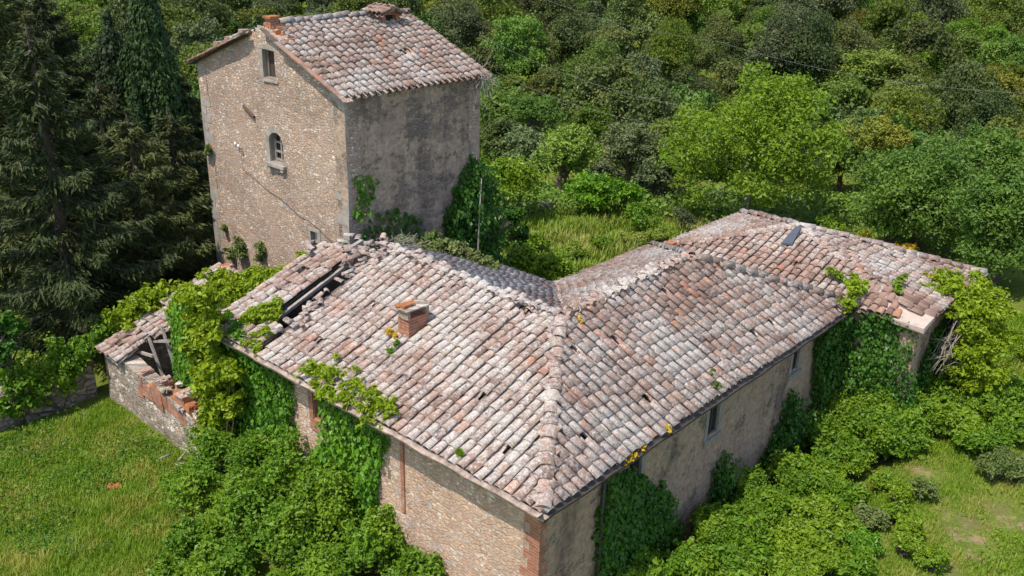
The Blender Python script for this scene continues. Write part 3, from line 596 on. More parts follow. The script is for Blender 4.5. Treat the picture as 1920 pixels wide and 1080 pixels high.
# ================================================================ RUINED LEAN-TO
ruin = thing('ruined_outbuilding', 'roofless rubble lean-to with bare rafters and broken brick piers', 'ruin')
RX, RY0, RY1 = -.45, 10.4, 16.5
mb = MB(); wall(mb, 'X', RX, -1, RY0, RY1, -4.6, [(10.4, -2.95), (11.3, -2.8), (12.2, -2.55), (13.2, -2.5), (14.2, -2.45), (15.2, -2.35), (16.5, -2.2)], (), .45, grid=.3); mb.build('front_wall', M['ruinwall'], ruin, warp=wobble(.06, 1.6))
mb = MB(); wall(mb, 'Y', RY1, 1, RX+.45, 4.6, -4.6, [(0, -2.1), (3.0, -1.15), (3.7, -.95), (4.6, -1.5)], (), .4, 0, grid=.4); mb.build('end_wall', M['ruinwall'], ruin, warp=wobble(.04, 1.5))
mb = MB(); wall(mb, 'Y', RY1-.45, -1, 2.2, 3.75, -2.4, [(2.2, -1.12), (2.7, -1.0), (3.0, -1.02), (3.4, -.72), (3.75, -.7)], (), .3, 0, grid=.15); mb.build('brick_end_wall', M['brick'], ruin, warp=wobble(.04, 3))
mb = MB(); wall(mb, 'X', 2.6, -1, RY0+1, RY1-.5, -4.6, -1.3, (), .3); mb.build('inner_wall', M['inner'], ruin, warp=wobble(.03))
mb = MB()
for y, zt, w in ((12.15, -2.25, .42), (13.35, -2.3, .32), (14.4, -2.42, .3)):
    mb.box((RX-.02, y-w/2, -3.1), (RX+.40, y+w/2, zt), 0, jit=.015)
    for q in range(7): mb.box((RX-.04+rng.uniform(0, .3), y-w/2+rng.uniform(-.05, w-.2), zt+.004), (RX+.12+rng.uniform(.0, .3), y-w/2+rng.uniform(.16, w+.04), zt+rng.uniform(.04, .10)), 1, jit=.012)
y = 11.3
while y < 14.9:
    h = rng.uniform(.12, .3); zt = -2.62+.22*float(vnoise(np.array([[0, y, 0.]]), 1.3)[0])+.1*(y > 13); mb.box((RX-.012, y, -3.0), (RX+.3, y+h-.006, zt), 0, jit=.006); y += h
mb.build('brick_pier', [M['brick'], M['tile_far']], ruin, warp=wobble(.035, 2.5))
RZ = lambda x: -2.2+.37*(x+.5)
mb = MB(); base = MB()
tile_face(mb, [(RX-.15, RY1+.05, RZ(RX-.15)), (RX-.15, 15.2, RZ(RX-.15)-.02), (1.7, 15.0, RZ(1.7)-.1), (1.9, RY1+.05, RZ(1.9))], base=None, jit=3.2, skip=lambda O: vnoise(O, 1.9) > .38 or O[1] < 15.35+.35*vnoise(O+9, 2.))
tile_face(mb, [(1.5, RY1+.05, RZ(1.5)), (1.5, 13.6, RZ(1.5)), (3.3, 12.2, RZ(3.3)), (3.4, RY1, RZ(3.4))], base=base, jit=2.)
rr = mb.build('roof', M['tile_far'], ruin, True, warp=lambda V: sag(V, .1)); base.build('roof_boards', M['soffit'], rr, warp=lambda V: sag(V, .1))
for (p, q, X) in (((333, 702), (303, 612), .75), ((306, 708), (279, 632), .35), ((286, 668), (246, 655), .1), ((330, 606), (272, 584), 1.4), ((318, 640), (262, 640), .6)):
    mb = MB(); mb.beam(onX(*p, X), onX(*q, X), .065, .075); mb.build('rafter', M['barkpale'], ruin, warp=wobble(.02, 1.5))
for a, b, w in (((3.0, 10.4, .95), (4.6, 10.6, 1.25), .12), ((.9, 9.75, .16), (3.5, 9.85, 1.06), .09), ((2.2, 9.2, .5), (2.6, 10.3, .3), .07), ((3.3, 9.1, .95), (3.5, 10.8, .55), .08)):
    mb = MB(); mb.beam(a, b, w, w*.9); mb.build('broken_rafter', M['wood'], house, warp=wobble(.02, 1.5))
mb = MB()
for i in range(120):
    x = rng.uniform(.6, 4.4); y = rng.uniform(8.9, 11.0); z = -1.6+rng.uniform(0, .5)+.2*x; sz = rng.uniform(.05, .16); mb.box((x-sz, y-sz, z-sz*.5), (x+sz, y+sz, z+sz*.5), rng.integers(0, 2), jit=.03)
mb.build('rubble', [M['ruinwall'], M['tile_far']], house)['kind'] = 'stuff'
mb = MB()
for i in range(90):
    x = rng.uniform(-.3, 2.4); y = rng.uniform(10.9, 14.2); z = -3.9+rng.uniform(0, .5); sz = rng.uniform(.06, .2); mb.box((x-sz, y-sz, z-sz*.5), (x+sz, y+sz, z+sz*.5), rng.integers(0, 2), jit=.03)
for i in range(60):
    y = rng.uniform(10.7, 13.2); x = RX+rng.uniform(0, .5); z = -2.55+rng.uniform(-.1, .18); sz = rng.uniform(.05, .12); mb.box((x-sz, y-sz, z-sz*.5), (x+sz, y+sz, z+sz*.5), rng.integers(0, 2), jit=.02)
mb.build('rubble', [M['ruinwall'], M['rust']], ruin)['kind'] = 'stuff'

# boundary walls
bw = MB(); wall(bw, 'Y', 16.9, -1, -14, -.6, -4.7, [(-14, -3.1), (-8, -3.2), (-4, -2.95), (-2, -3.0), (-.6, -2.8)], (), .6, grid=.3); o = bw.build('boundary_wall', M['drywall'], warp=wobble(.1, 1.3)); tag(o, 'low dry stone wall running left from the roofless lean-to', 'wall')
g0 = onZ(935, 470, -3.9); g1 = onZ(1035, 400, -3.9)
mb = MB(); wall(mb, 'Y', float(g0[1]), -1, float(g0[0])-1.2, float(g0[0])+.9, -4.8, -2.55, (), .5, grid=.3); o = mb.build('garden_wall', M['tplaster'], warp=wobble(.08, 1.3)); tag(o, 'short grey stone wall stub beside the ivy covered tree', 'wall')
mb = MB(); wall(mb, 'Y', float(g1[1]), -1, float(g1[0])-.45, float(g1[0])+.3, -4.8, -3.4, (), .5, grid=.3); o = mb.build('garden_wall', M['drywall'], warp=wobble(.08, 1.3)); tag(o, 'short brown wall end showing beside the glossy round shrub', 'wall')
# ================================================================ FOLIAGE
def cards(mb, P, N, size, aspect=.62, jit=.62, m=0, T=None, fold=.18):
    n = len(P); N = unit(np.asarray(N, float)+rng.normal(0, jit, (n, 3)))
    T = rng.normal(0, 1, (n, 3)) if T is None else np.asarray(T, float)+rng.normal(0, .25, (n, 3))
    T = unit(T-N*(T*N).sum(-1, keepdims=True)); B = np.cross(N, T); s = (size*np.clip(np.exp(rng.normal(-.05, .36, n)), .4, 2.))[:, None]
    V = np.stack([P-T*s*.5, P+B*s*aspect*.5+N*s*fold-T*s*.08, P+T*s*.5, P-B*s*aspect*.5+N*s*fold-T*s*.08], 1).reshape(-1, 3)
    mb.add(V, np.arange(4*n).reshape(-1, 4), m)
def blob_points(cl, n, shell=.6):
    cl = np.asarray(cl, float); w = cl[:, 3]**2; k = rng.choice(len(cl), n, p=w/w.sum()); d = unit(rng.normal(0, 1, (n, 3)))
    d[:, 2] = np.where(d[:, 2] < -.35, -d[:, 2], d[:, 2])
    rad = np.where(rng.random(n) < shell, rng.uniform(.8, 1.08, n), rng.uniform(.25, .9, n)); rad = np.where(rng.random(n) < .07, rng.uniform(1.05, 1.45, n), rad)
    P = cl[k, :3]+d*(cl[k, 3]*rad)[:, None]; sc = 1.0/max(.05, float(np.median(cl[:, 3]))); P = P+np.stack([vnoise(P+q, sc*.9) for q in (0, 50, 90)], -1)*cl[k, 3][:, None]*.45
    return P, d*.55+np.array([0, 0, .55])
def sub_clumps(c, rx, ry, rz, k, rr=.42, flat=-.2):
    d = unit(rng.normal(0, 1, (k, 3))); d[:, 2] = np.where(d[:, 2] < flat, -d[:, 2], d[:, 2]); q = rng.uniform(.35, .85, (k, 1))
    P = np.asarray(c)+d*q*np.array([rx, ry, rz]); r = min(rx, ry, rz)*rr*rng.uniform(.7, 1.3, k)
    return np.concatenate([np.column_stack([P, r]), [[*c, min(rx, ry, rz)*.6]]])
def bush(name, label, cat, cl, n, size, mat, group=None, aspect=.62, stems=True):
    cl = np.asarray(cl, float); c0 = cl[:, :3].mean(0); g = float(ground_z(c0[0], c0[1]))
    t = thing(name, label, cat, group=group); mb = MB(); P, N = blob_points(cl, n); cards(mb, P, N, size, aspect)
    if stems:
        m = 34; q = cl[rng.integers(0, len(cl), m)]; d = unit(rng.normal(0, 1, (m, 3))+[0, 0, .9]); f = np.linspace(.6, 1.9, 13); Q = q[:, None, :3]+d[:, None]*(q[:, 3, None]*f)[..., None]+np.array([0, 0, -1.])*((f-.6)**2*.22)[None, :, None]*q[:, 3, None, None]
        Q = Q.reshape(-1, 3)+rng.normal(0, size*.35, (m*13, 3)); cards(mb, Q, np.tile([0, 0, 1.], (len(Q), 1)), size*.9, aspect, .8)
    mb.build('foliage', M[mat], t)
    if stems:
        mb = MB(); b = np.array([c0[0], c0[1], min(g, cl[:, 2].min()-cl[:, 3].mean())-.05])
        for q in cl[rng.permutation(len(cl))[:7]]:
            mid = (b+q[:3])/2+rng.normal(0, .08, 3); mb.tube([b+rng.normal(0, .04, 3)*[1, 1, 0], mid, q[:3]], [.03, .022, .01], 5)
        mb.build('stem', M['bark'], t)
    return t
def in_poly(q, poly):
    x, y = q[:, 0], q[:, 1]; r = np.zeros(len(q), bool); n = len(poly)
    for i in range(n):
        (x1, y1), (x2, y2) = poly[i], poly[(i+1) % n]; c = ((y1 > y) != (y2 > y)); r ^= c & (x < (x2-x1)*(y-y1)/((y2-y1) if y2 != y1 else 1e-9)+x1)
    return r
def ivy(label, px, axis, c, out, dens, size, mat, thick=.25, holes=(), group=None, edge=.16, stems=4, cat='ivy', name='ivy'):
    f = onX if axis == 'X' else onY; ia = 1 if axis == 'X' else 0
    def flat(pp): return np.array([[f(x, y, c)[ia], f(x, y, c)[2]] for x, y in pp])
    poly = flat(px); lo, hi = poly.min(0)-.1, poly.max(0)+.1; n = int(dens*np.prod(hi-lo)); q = rng.uniform(lo, hi, (n, 2))
    P3 = np.column_stack([q, 0*q[:, 0]]); w = q+np.column_stack([edge*vnoise(P3, 2.3)+edge*.6*vnoise(P3+9, 6), edge*vnoise(P3+40, 2.3)+edge*.6*vnoise(P3+60, 6)])
    k = in_poly(w, poly)
    for h in holes: k &= ~in_poly(w, flat(h))
    k &= vnoise(P3+80, 1.7) > -.72
    q, P3 = q[k], P3[k]; d = .01+thick*rng.random(len(q))**1.6*(.55+.75*np.clip(vnoise(P3+20, 1.4)+.3, 0, 1.2))
    P = np.column_stack([c+out*d, q]) if axis == 'X' else np.column_stack([q[:, 0], c+out*d, q[:, 1]])
    nv = np.array([out, 0, .35]) if axis == 'X' else np.array([0, out, .35])
    t = thing(name, label, cat, group=group); mb = MB(); cards(mb, P, np.broadcast_to(nv, P.shape), size, .8, .5, T=np.broadcast_to([0, 0, -1.], P.shape)); mb.build('leaves', M[mat], t)
    if stems and len(q) > 10:
        mb = MB()
        for i in range(stems):
            a = P[rng.integers(len(P))].copy(); pts = [a.copy()]
            for j in range(6): a = a+np.array([rng.normal(0, .12)*(axis != 'X'), rng.normal(0, .12)*(axis == 'X'), -.25]); pts.append(a.copy())
            pts = np.array(pts); pts[:, 0 if axis == 'X' else 1] = c+out*.02; pts[:, 2] = np.maximum(pts[:, 2], poly[:, 1].min()); mb.tube(pts, .013, 5)
        mb.build('stem', M['vine'], t)
    return t
def clumps(pts, f, r, off=(0, 0, 0), k=5, spread=.8):
    out = []
    for x, y in pts:
        c = f(x, y)+np.array(off)
        for i in range(k*2): out.append([*(c+rng.normal(0, r*.62*spread, 3)), r*rng.uniform(.28, .75)])
    return out

# ---- creepers on the farmhouse
hole = [(548, 700), (604, 730), (604, 835), (585, 880), (552, 800)]
ivy('dense creeper curtain on the front wall between hollow window and bare stone', [(597, 730), (735, 800), (716, 880), (712, 970), (740, 1000), (840, 1079), (560, 1079), (560, 850), (590, 860)], 'X', WX, -1, 620, .10, 'ivy', .3, [hole])
ivy('dark creeper hanging on the front wall left of the hollow window', [(330, 560), (395, 600), (552, 708), (556, 800), (575, 880), (600, 1000), (420, 980), (345, 840)], 'X', WX, -1, 620, .10, 'ivy', .35, [hole])
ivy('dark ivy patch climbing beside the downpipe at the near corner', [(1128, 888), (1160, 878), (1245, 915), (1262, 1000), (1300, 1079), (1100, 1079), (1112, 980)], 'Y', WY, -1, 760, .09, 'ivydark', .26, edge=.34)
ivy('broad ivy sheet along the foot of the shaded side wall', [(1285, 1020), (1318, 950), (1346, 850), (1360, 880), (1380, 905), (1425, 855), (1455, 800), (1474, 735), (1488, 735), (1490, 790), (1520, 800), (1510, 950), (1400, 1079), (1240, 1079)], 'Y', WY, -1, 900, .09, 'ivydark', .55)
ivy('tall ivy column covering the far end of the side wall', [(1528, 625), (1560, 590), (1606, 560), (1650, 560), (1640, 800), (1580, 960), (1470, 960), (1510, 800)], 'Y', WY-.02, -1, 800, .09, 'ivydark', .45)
on_roof = lambda x, y: on_plane(x, y, (0, 0, .04), (-H/JX, 0, 1))
bush('vine', 'bright vine spilling over the gutter above the creeper curtain', 'vine', clumps([(590, 705), (618, 716), (650, 738), (690, 750), (722, 768), (600, 725), (640, 752), (690, 778), (668, 722), (578, 700), (612, 700), (635, 716), (705, 756), (716, 775), (728, 780), (655, 745), (625, 735)], on_roof, .13, (0, 0, .04), 6, 1.8), 3400, .095, 'vineleaf', stems=False)
bush('vine', 'small vine tuft on the tiles below the roof gap', 'vine', clumps([(486, 592), (505, 585), (475, 600), (495, 600), (520, 578), (460, 606), (512, 596)], on_roof, .17, (0, 0, .05)), 1500, .10, 'vineleaf', stems=False)
bush('vine', 'low vine sprout on the tile edge at the left gutter', 'vine', clumps([(480, 632), (497, 628), (470, 650), (485, 655)], on_roof, .13, (0, 0, .03)), 520, .09, 'vineleaf', stems=False)
bush('vine', 'leafy vine sprays over the broken left end of the eave', 'vine', clumps([(425, 598), (412, 610), (440, 620), (452, 634), (398, 596)], on_roof, .15, (0, 0, .03)), 800, .10, 'ivy', stems=False)
oz = lambda z: (lambda x, y: onZ(x, y, z))
bush('vine', 'bright vine crown on the eave above the ivy column', 'vine', clumps([(1600, 548), (1622, 545), (1612, 570), (1630, 560), (1590, 575), (1640, 548)], lambda x, y: onY(x, y, -.05), .22, (0, 0, 0)), 1500, .12, 'vineleaf', stems=False)
for lab, pts in (('small grass tuft on the tiles near the front gutter', [(860, 852)]), ('tiny moss tuft higher on the front roof slope', [(745, 648), (735, 662)]), ):
    bush('roof_weed', lab, 'weed', clumps(pts, on_roof, .07, (0, 0, .03), 3), 130, .09, 'bramble', stems=False)
on_side = lambda x, y: on_plane(x, y, (0, 0, .04), (0, -H/JY, 1))
for lab, pts, n in (('large yellow flower clump hanging from the dark side gutter', [(1180, 862), (1192, 853), (1205, 842), (1172, 868)], 420), ('little yellow flower spot further along the side gutter', [(1252, 808), (1256, 804)], 110)):
    bush('wallflower', lab, 'flower', clumps(pts, lambda x, y: onY(x, y, -.06), .06, (0, 0, 0), 4), n, .05, 'yellow', stems=False)
bush('wallflower', 'yellow lichen-bright flowers at the foot of the brick chimney', 'flower', clumps([(735, 626), (742, 632), (728, 628)], on_roof, .06, (-.02, 0, .05), 4), 300, .05, 'yellow', stems=False)
bush('wallflower', 'single yellow flower dot just below the ridge junction', 'flower', clumps([(1086, 605)], on_side, .05, (0, 0, .06), 3), 60, .05, 'yellow', stems=False)
bush('roof_weed', 'green weed tuft on the side roof near its gutter', 'weed', clumps([(1338, 705), (1341, 725)], on_side, .08, (0, 0, .03), 3), 200, .09, 'scrub', stems=False)

# ---- creepers round the ruin
bush('creeper_mound', 'big bright creeper mound tumbling down the farmhouse end beside rafters', 'creeper',
     clumps([(350, 560), (378, 560), (358, 595), (385, 600), (360, 630), (385, 640), (368, 665), (395, 680), (375, 700), (400, 720), (382, 740), (400, 765), (388, 790), (400, 800), (390, 830), (415, 700), (420, 760)], lambda x, y: onX(x+10, y, -.35), .30, (0, 0, 0), 5), 15000, .12, 'vineleaf')
bush('creeper_mound', 'flat yellow-green creeper spread over ruin roof below the tower', 'creeper',
     clumps([(405, 530), (430, 525), (455, 528), (480, 520), (505, 518), (530, 512), (555, 508), (580, 508), (420, 545), (445, 545), (470, 540), (395, 555), (495, 535), (520, 530), (545, 525), (365, 560), (340, 575), (570, 525), (590, 515), (375, 575), (410, 560), (440, 560)], lambda x, y: on_plane(x, y, (0, 0, RZ(0)+.2), (-.37, 0, 1)), .30, (0, 0, .0), 5), 15000, .12, 'vineleaf', stems=False)
bush('creeper_mound', 'bright creeper mound on the outer end wall of the ruin', 'creeper',
     clumps([(215, 600), (240, 590), (262, 575), (285, 562), (310, 552), (225, 625), (255, 605), (290, 585)], lambda x, y: onY(x, y, 16.75), .36, (0, 0, 0), 5), 5200, .13, 'vineleaf')
bush('creeper_mound', 'green creeper capping the dry stone boundary wall', 'creeper',
     clumps([(12, 760), (30, 735), (60, 705), (90, 700), (120, 675), (150, 655), (180, 640), (205, 622), (110, 710), (70, 740), (150, 690), (15, 715)], lambda x, y: onY(x, y, 16.9), .38, (0, 0, 0), 5), 7500, .13, 'bramble')

# ---- creepers on the tower
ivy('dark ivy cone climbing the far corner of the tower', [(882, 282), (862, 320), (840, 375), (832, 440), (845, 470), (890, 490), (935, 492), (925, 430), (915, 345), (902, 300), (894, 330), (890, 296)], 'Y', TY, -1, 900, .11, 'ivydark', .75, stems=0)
bush('ivied_stump', 'ivy smothered stump standing against the grey garden wall', 'ivy', clumps([(968, 410), (972, 440), (960, 470), (978, 470), (965, 400), (950, 485)], lambda x, y: onY(x, y, float(g0[1])-.6), .36, (0, 0, 0), 5), 4200, .13, 'ivydark')
mb = MB(); pq = [onY(903, 335, TY-.75), onY(899, 400, TY-.8), onY(896, 478, TY-.85)]; pq.append(pq[-1]-np.array([0, 0, 1.6])); mb.tube(pq, [.015, .022, .03, .035], 7); tag(mb.build('dead_tree', M['barkpale'], None, True), 'thin pale dead pole rising in front of the ivy cone', 'pole')
ivy('thin yellow-green ivy spray high on the shaded tower wall', [(656, 330), (700, 338), (706, 360), (690, 372), (700, 395), (668, 408), (660, 400), (676, 370)], 'Y', TY, -1, 190, .12, 'ivy', .15, edge=.22)
ivy('dark straggling ivy low on the shaded tower wall', [(700, 400), (735, 395), (790, 405), (800, 440), (770, 450), (700, 445), (660, 470), (665, 440)], 'Y', TY, -1, 150, .12, 'ivydark', .2, edge=.3)
for lab, pts, r, n in (('round bush growing from the tower gable wall', [(452, 460), (456, 476), (448, 470)], .24, 1500), ('smaller bush right of the round one on the tower', [(492, 474), (488, 484)], .19, 700), ('thin green sprig left of the round one on the tower', [(432, 470), (434, 480)], .12, 350), ('green tuft halfway up the left edge of tower gable', [(392, 278), (390, 288)], .15, 420), ('small green sprig low on left edge of tower gable', [(420, 428)], .12, 260), ('pale green sprig near the right foot of tower gable', [(644, 460), (648, 470)], .10, 240)):
    bush('wall_bush', lab, 'bush', clumps(pts, lambda x, y: onX(x, y, TX-.1), r, (0, 0, 0), 5), n, .09, 'scrub' if 'pale' not in lab else 'bramblelight', stems=False)
bush('grassy_mound', 'grassy overgrown roof remains between farmhouse ridge and tower', 'overgrowth', clumps([(770, 455), (800, 452), (835, 458), (860, 470), (890, 482), (915, 490), (825, 470), (790, 466)], lambda x, y: onX(x, y, 7.0), .28, (0, 0, -.15), 5), 5200, .12, 'scrub', stems=False)
mb = MB(); c = onX(752, 460, 6.)
for i in range(70):
    a = c+rng.normal(0, .18, 3)*np.array([1, 1.6, .5]); b = a+np.array([rng.normal(0, .15), rng.uniform(-.5, .2), rng.uniform(.0, .3)]); mb.tube([a, (a+b)/2+rng.normal(0, .05, 3), b], .008, 4)
tag(mb.build('dead_brushwood', M['barkpale']), 'tangle of pale dead twigs at the broken ridge end', 'twigs')
mb = MB(); c = np.array([TX+TWX-.1, TY-.15, TZ-.15])
for i in range(80):
    a = c+rng.normal(0, .15, 3); b = a+np.array([rng.normal(.05, .25), -rng.uniform(.05, .35), rng.normal(-.25, .4)]); mb.tube([a, (a+b)/2+rng.normal(0, .06, 3), b], .007, 4)
tag(mb.build('dead_brushwood', M['barkpale']), 'dry grey creeper twigs hanging at the tower far roof corner', 'twigs')

# ---- end house creepers
DD = lambda D: (lambda x, y: at(x, y, D))
def arc(pts, D0, D1): 
    n = len(pts); return [at(x, y, D0+(D1-D0)*i/max(1, n-1)) for i, (x, y) in enumerate(pts)]
cl = []
for row, D in (([(1698, 540), (1725, 545), (1755, 545), (1785, 545)], 27.2), ([(1712, 530), (1745, 525), (1780, 524), (1815, 528), (1850, 535)], 28.0), ([(1760, 548), (1800, 545), (1835, 552), (1865, 560)], 27.2), ([(1810, 570), (1840, 580), (1865, 595)], 26.8), ([(1825, 610), (1850, 620), (1868, 640)], 26.6), ([(1815, 650), (1838, 660), (1852, 675)], 26.4), ([(1815, 690), (1835, 700)], 26.4)):
    cl += clumps([(x, y+(14 if y < 570 else 20)) for x, y in row], DD(D), .31 if row[0][1] < 550 else .38, (0, 0, 0), 6, .9)
dome = bush('creeper_dome', 'bright umbrella shaped creeper dome hanging off the end house', 'creeper', cl, 24000, .105, 'vineleaf', stems=False)
mb = MB(); c = at(1725, 650, 26.3)
for i in range(60):
    a = at(rng.uniform(1790, 1835), rng.uniform(560, 690), rng.uniform(26.8, 27.8)); b = at(rng.uniform(1735, 1790), rng.uniform(630, 715), rng.uniform(25.6, 26.6)); m1 = (a+b)/2+rng.normal(0, .2, 3)+np.array([0, 0, .1]); mb.tube([a, a*.6+m1*.4+rng.normal(0, .06, 3), m1, b*.6+m1*.4+rng.normal(0, .06, 3), b], [.022, .02, .016, .012, .006], 5)
for i in range(26):
    a = at(rng.uniform(1720, 1800), rng.uniform(555, 585), 27.6); b = at(rng.uniform(1780, 1830), rng.uniform(590, 650), 27.4); mb.tube([a, (a+b)/2+rng.normal(0, .12, 3), b], [.012, .014, .018], 5)
mb.build('dead_stems', M['vine'], dome)
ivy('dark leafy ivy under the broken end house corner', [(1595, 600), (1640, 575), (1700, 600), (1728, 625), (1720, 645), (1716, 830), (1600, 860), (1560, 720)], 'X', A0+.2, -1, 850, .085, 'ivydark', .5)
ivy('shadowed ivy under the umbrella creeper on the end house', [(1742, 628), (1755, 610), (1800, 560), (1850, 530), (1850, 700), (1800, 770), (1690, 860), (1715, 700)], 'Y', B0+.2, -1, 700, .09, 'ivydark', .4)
for lab, pts, n in (('green weeds on the valley between the two roofs', [(1578, 520), (1600, 524), (1620, 540), (1560, 514)], 420), ('leafy sprout on the end house roof above the broken corner', [(1690, 528), (1682, 540)], 240)):
    bush('roof_weed', lab, 'weed', clumps(pts, oz(.45), .13, (0, 0, 0), 4), n, .10, 'bramblelight', stems=False)

# ---- bramble tangles
def ground_bush(pts, zc, r, mat, label, cat, name, group, n, size, k=9):
    for x, y in pts:
        c = onZ(x, y, zc); rr = r*rng.uniform(.8, 1.25); g = float(ground_z(c[0], c[1])); h = max(.5, c[2]-g+rr*.3)
        bush(name, label, cat, sub_clumps((c[0], c[1], g+h*.5), rr, rr, max(h*.6, rr*.6), k*2, .36), int(1.6*n*(rr/r)**2), size*.75*rng.uniform(.75, 1.3), mat if isinstance(mat, str) else mat[rng.integers(len(mat))], group)
k = 0
for X, Y, h in [(-.25, 3.2, 1.3), (-.3, 4.6, 1.8), (-.3, 6.0, 2.2), (-.3, 7.4, 2.5), (-.35, 8.8, 2.3), (-.5, 10.0, 1.7), (-1.3, 3.4, .9), (-1.3, 4.9, 1.2), (-1.35, 6.3, 1.6), (-1.35, 7.7, 1.7), (-1.5, 9.1, 1.3), (-1.3, 10.3, .8), (-2.3, 5.4, .8), (-2.35, 6.7, 1.0), (-2.4, 8.0, .95), (-3.3, 6.6, .6), (-3.2, 7.7, .55), (-2.5, 4.2, .7)]:
    X += rng.normal(0, .12); Y += rng.normal(0, .15); g = float(ground_z(X, Y))
    bush('bramble_bush', 'leafy bramble bush in the tangle below the creeper covered front wall', 'bush', sub_clumps((X, Y, g+h*.45), .85, .85, h*.6, 26, .36), 5600, .085, 'bramble', 'bramble bushes below the front wall')
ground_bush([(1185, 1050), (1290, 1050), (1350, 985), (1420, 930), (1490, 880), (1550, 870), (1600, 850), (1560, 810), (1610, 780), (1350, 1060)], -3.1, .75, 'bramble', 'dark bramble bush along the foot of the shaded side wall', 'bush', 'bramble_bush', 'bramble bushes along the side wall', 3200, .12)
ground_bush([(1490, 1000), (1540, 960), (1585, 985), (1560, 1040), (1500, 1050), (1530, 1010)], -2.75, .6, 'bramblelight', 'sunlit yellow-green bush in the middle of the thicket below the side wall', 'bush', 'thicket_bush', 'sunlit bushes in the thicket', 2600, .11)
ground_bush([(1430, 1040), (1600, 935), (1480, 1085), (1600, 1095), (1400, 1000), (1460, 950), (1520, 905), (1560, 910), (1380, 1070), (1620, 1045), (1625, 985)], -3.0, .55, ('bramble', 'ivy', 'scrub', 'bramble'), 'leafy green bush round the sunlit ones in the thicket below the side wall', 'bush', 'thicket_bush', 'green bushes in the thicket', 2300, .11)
ground_bush([(1650, 930), (1665, 1000), (1690, 1065), (1720, 960)], -3.3, .32, ('scrub', 'bramblelight'), 'low straggling bush where the thicket thins into the side meadow', 'bush', 'scrub_bush', 'straggling bushes at the thicket edge', 700, .10)
ground_bush([(1700, 1010), (1740, 1070), (1685, 940)], -3.0, .30, 'bramblelight', 'small scrubby bush between the thicket and bare earth of the side meadow', 'bush', 'scrub_bush', 'scrub bushes edging the thicket', 1100, .09)
ground_bush([(1650, 745), (1700, 755), (1745, 775), (1800, 795), (1855, 820), (1905, 800), (1700, 705), (1760, 728), (1820, 755), (1880, 770), (1650, 690), (1910, 740), (1640, 690), (1690, 680), (1660, 800), (1690, 790), (1640, 770), (1610, 760)], -2.5, .8, 'bramble', 'green bush in the band between the end house and side meadow', 'bush', 'hedge_bush', 'bushes between end house and meadow', 3000, .12)
ground_bush([(1880, 855), (1915, 875), (1860, 875)], -2.6, .5, 'scrub', 'greyish scrub bush at the right edge of the side meadow', 'bush', 'scrub_bush', 'scrub bushes at the meadow edge', 1500, .09)
ground_bush([(1900, 640), (1915, 690)], -3.2, .6, 'bramblelight', 'light green bush on the slope right of the creeper dome', 'bush', 'scrub_bush', 'light bushes right of the dome', 1500, .11)
bush('bramble_bush', 'rust tinged dry bush before the conifer trunk', 'bush', sub_clumps(at(55, 690, 28), .7, .7, .4, 7), 1200, .1, 'drygrass')
ground_bush([(10, 700), (25, 670), (-15, 690)], -3.4, .6, 'ivy', 'low green bush behind the boundary wall at far left', 'bush', 'scrub_bush', 'bushes behind the boundary wall', 1500, .12)

# ---- back meadow shrubs
def shrub(x, y, D, rx, ry, mat, label, name='shrub', n=3200, size=.13, k=14, cat='shrub', group=None):
    c = at(x, y, D); s = D/math.cos(R_(10))/FPX*1.0; a, b = rx*s, ry*s; c[2] = min(c[2], float(ground_z(c[0], c[1]))+b*.95+.25)
    return bush(name, label, cat, sub_clumps(c, a, a, b, k, .45), n, size, mat, group)
shrub(955, 345, 42, 62, 60, 'bramblelight', 'tall yellow-green shrub right of the tower', n=6500, size=.14, k=22)
shrub(1118, 372, 43, 66, 42, 'glossy', 'broad glossy dome shaped shrub in the back meadow', n=7000, size=.14, k=26)
shrub(1178, 368, 43.5, 28, 34, 'glossy', 'narrow upright glossy shrub touching the dome shaped one', n=2200, k=8)
shrub(1205, 415, 41, 48, 28, 'bramble', 'feathery green shrub below the glossy shrubs', n=3600, size=.10)
shrub(1282, 412, 41.5, 20, 24, 'oakgrey', 'small silver-grey shrub left of the big yellow-green tree', n=1500, size=.08)
shrub(1250, 372, 46, 40, 30, 'oakgrey', 'wide silver-grey shrub behind the feathery shrub', n=2600, size=.10)
shrub(1672, 430, 43, 26, 34, 'bramblelight', 'pale green young shrub behind the end house roof', n=1800)
shrub(1628, 440, 43, 18, 12, 'yellow', 'yellow flowering shrub behind the end house ridge', n=260, size=.07)
shrub(1702, 466, 42, 22, 10, 'yellow', 'yellow flowering shrub low behind the end house hip', n=500, size=.08)
shrub(1560, 415, 43, 30, 16, 'bramblelight', 'low green shrub peeping over the end house apex', n=1200)
for i, (x, y, D, rx, ry) in enumerate([(1035, 505, 33, 46, 44), (985, 495, 34.5, 34, 36), (1080, 472, 37, 30, 14), (1125, 458, 38.5, 34, 12), (1185, 450, 39, 36, 12), (1010, 455, 38, 24, 14), (1240, 440, 40, 30, 14)]):
    shrub(x, y, D, rx, ry, 'bramblelight' if i < 2 or i % 2 else 'drygrass', ['lush yellow-green bush in the courtyard corner', 'leafy green bush at the foot of the ivied stump'][i] if i < 2 else 'tall green weed clump in the back meadow', 'leafy_bush' if i < 2 else 'weed_clump', 3600 if i < 2 else 2200, .13 if i < 2 else .10, cat='bush' if i < 2 else 'weeds', group=None if i < 2 else 'weed clumps in the back meadow')

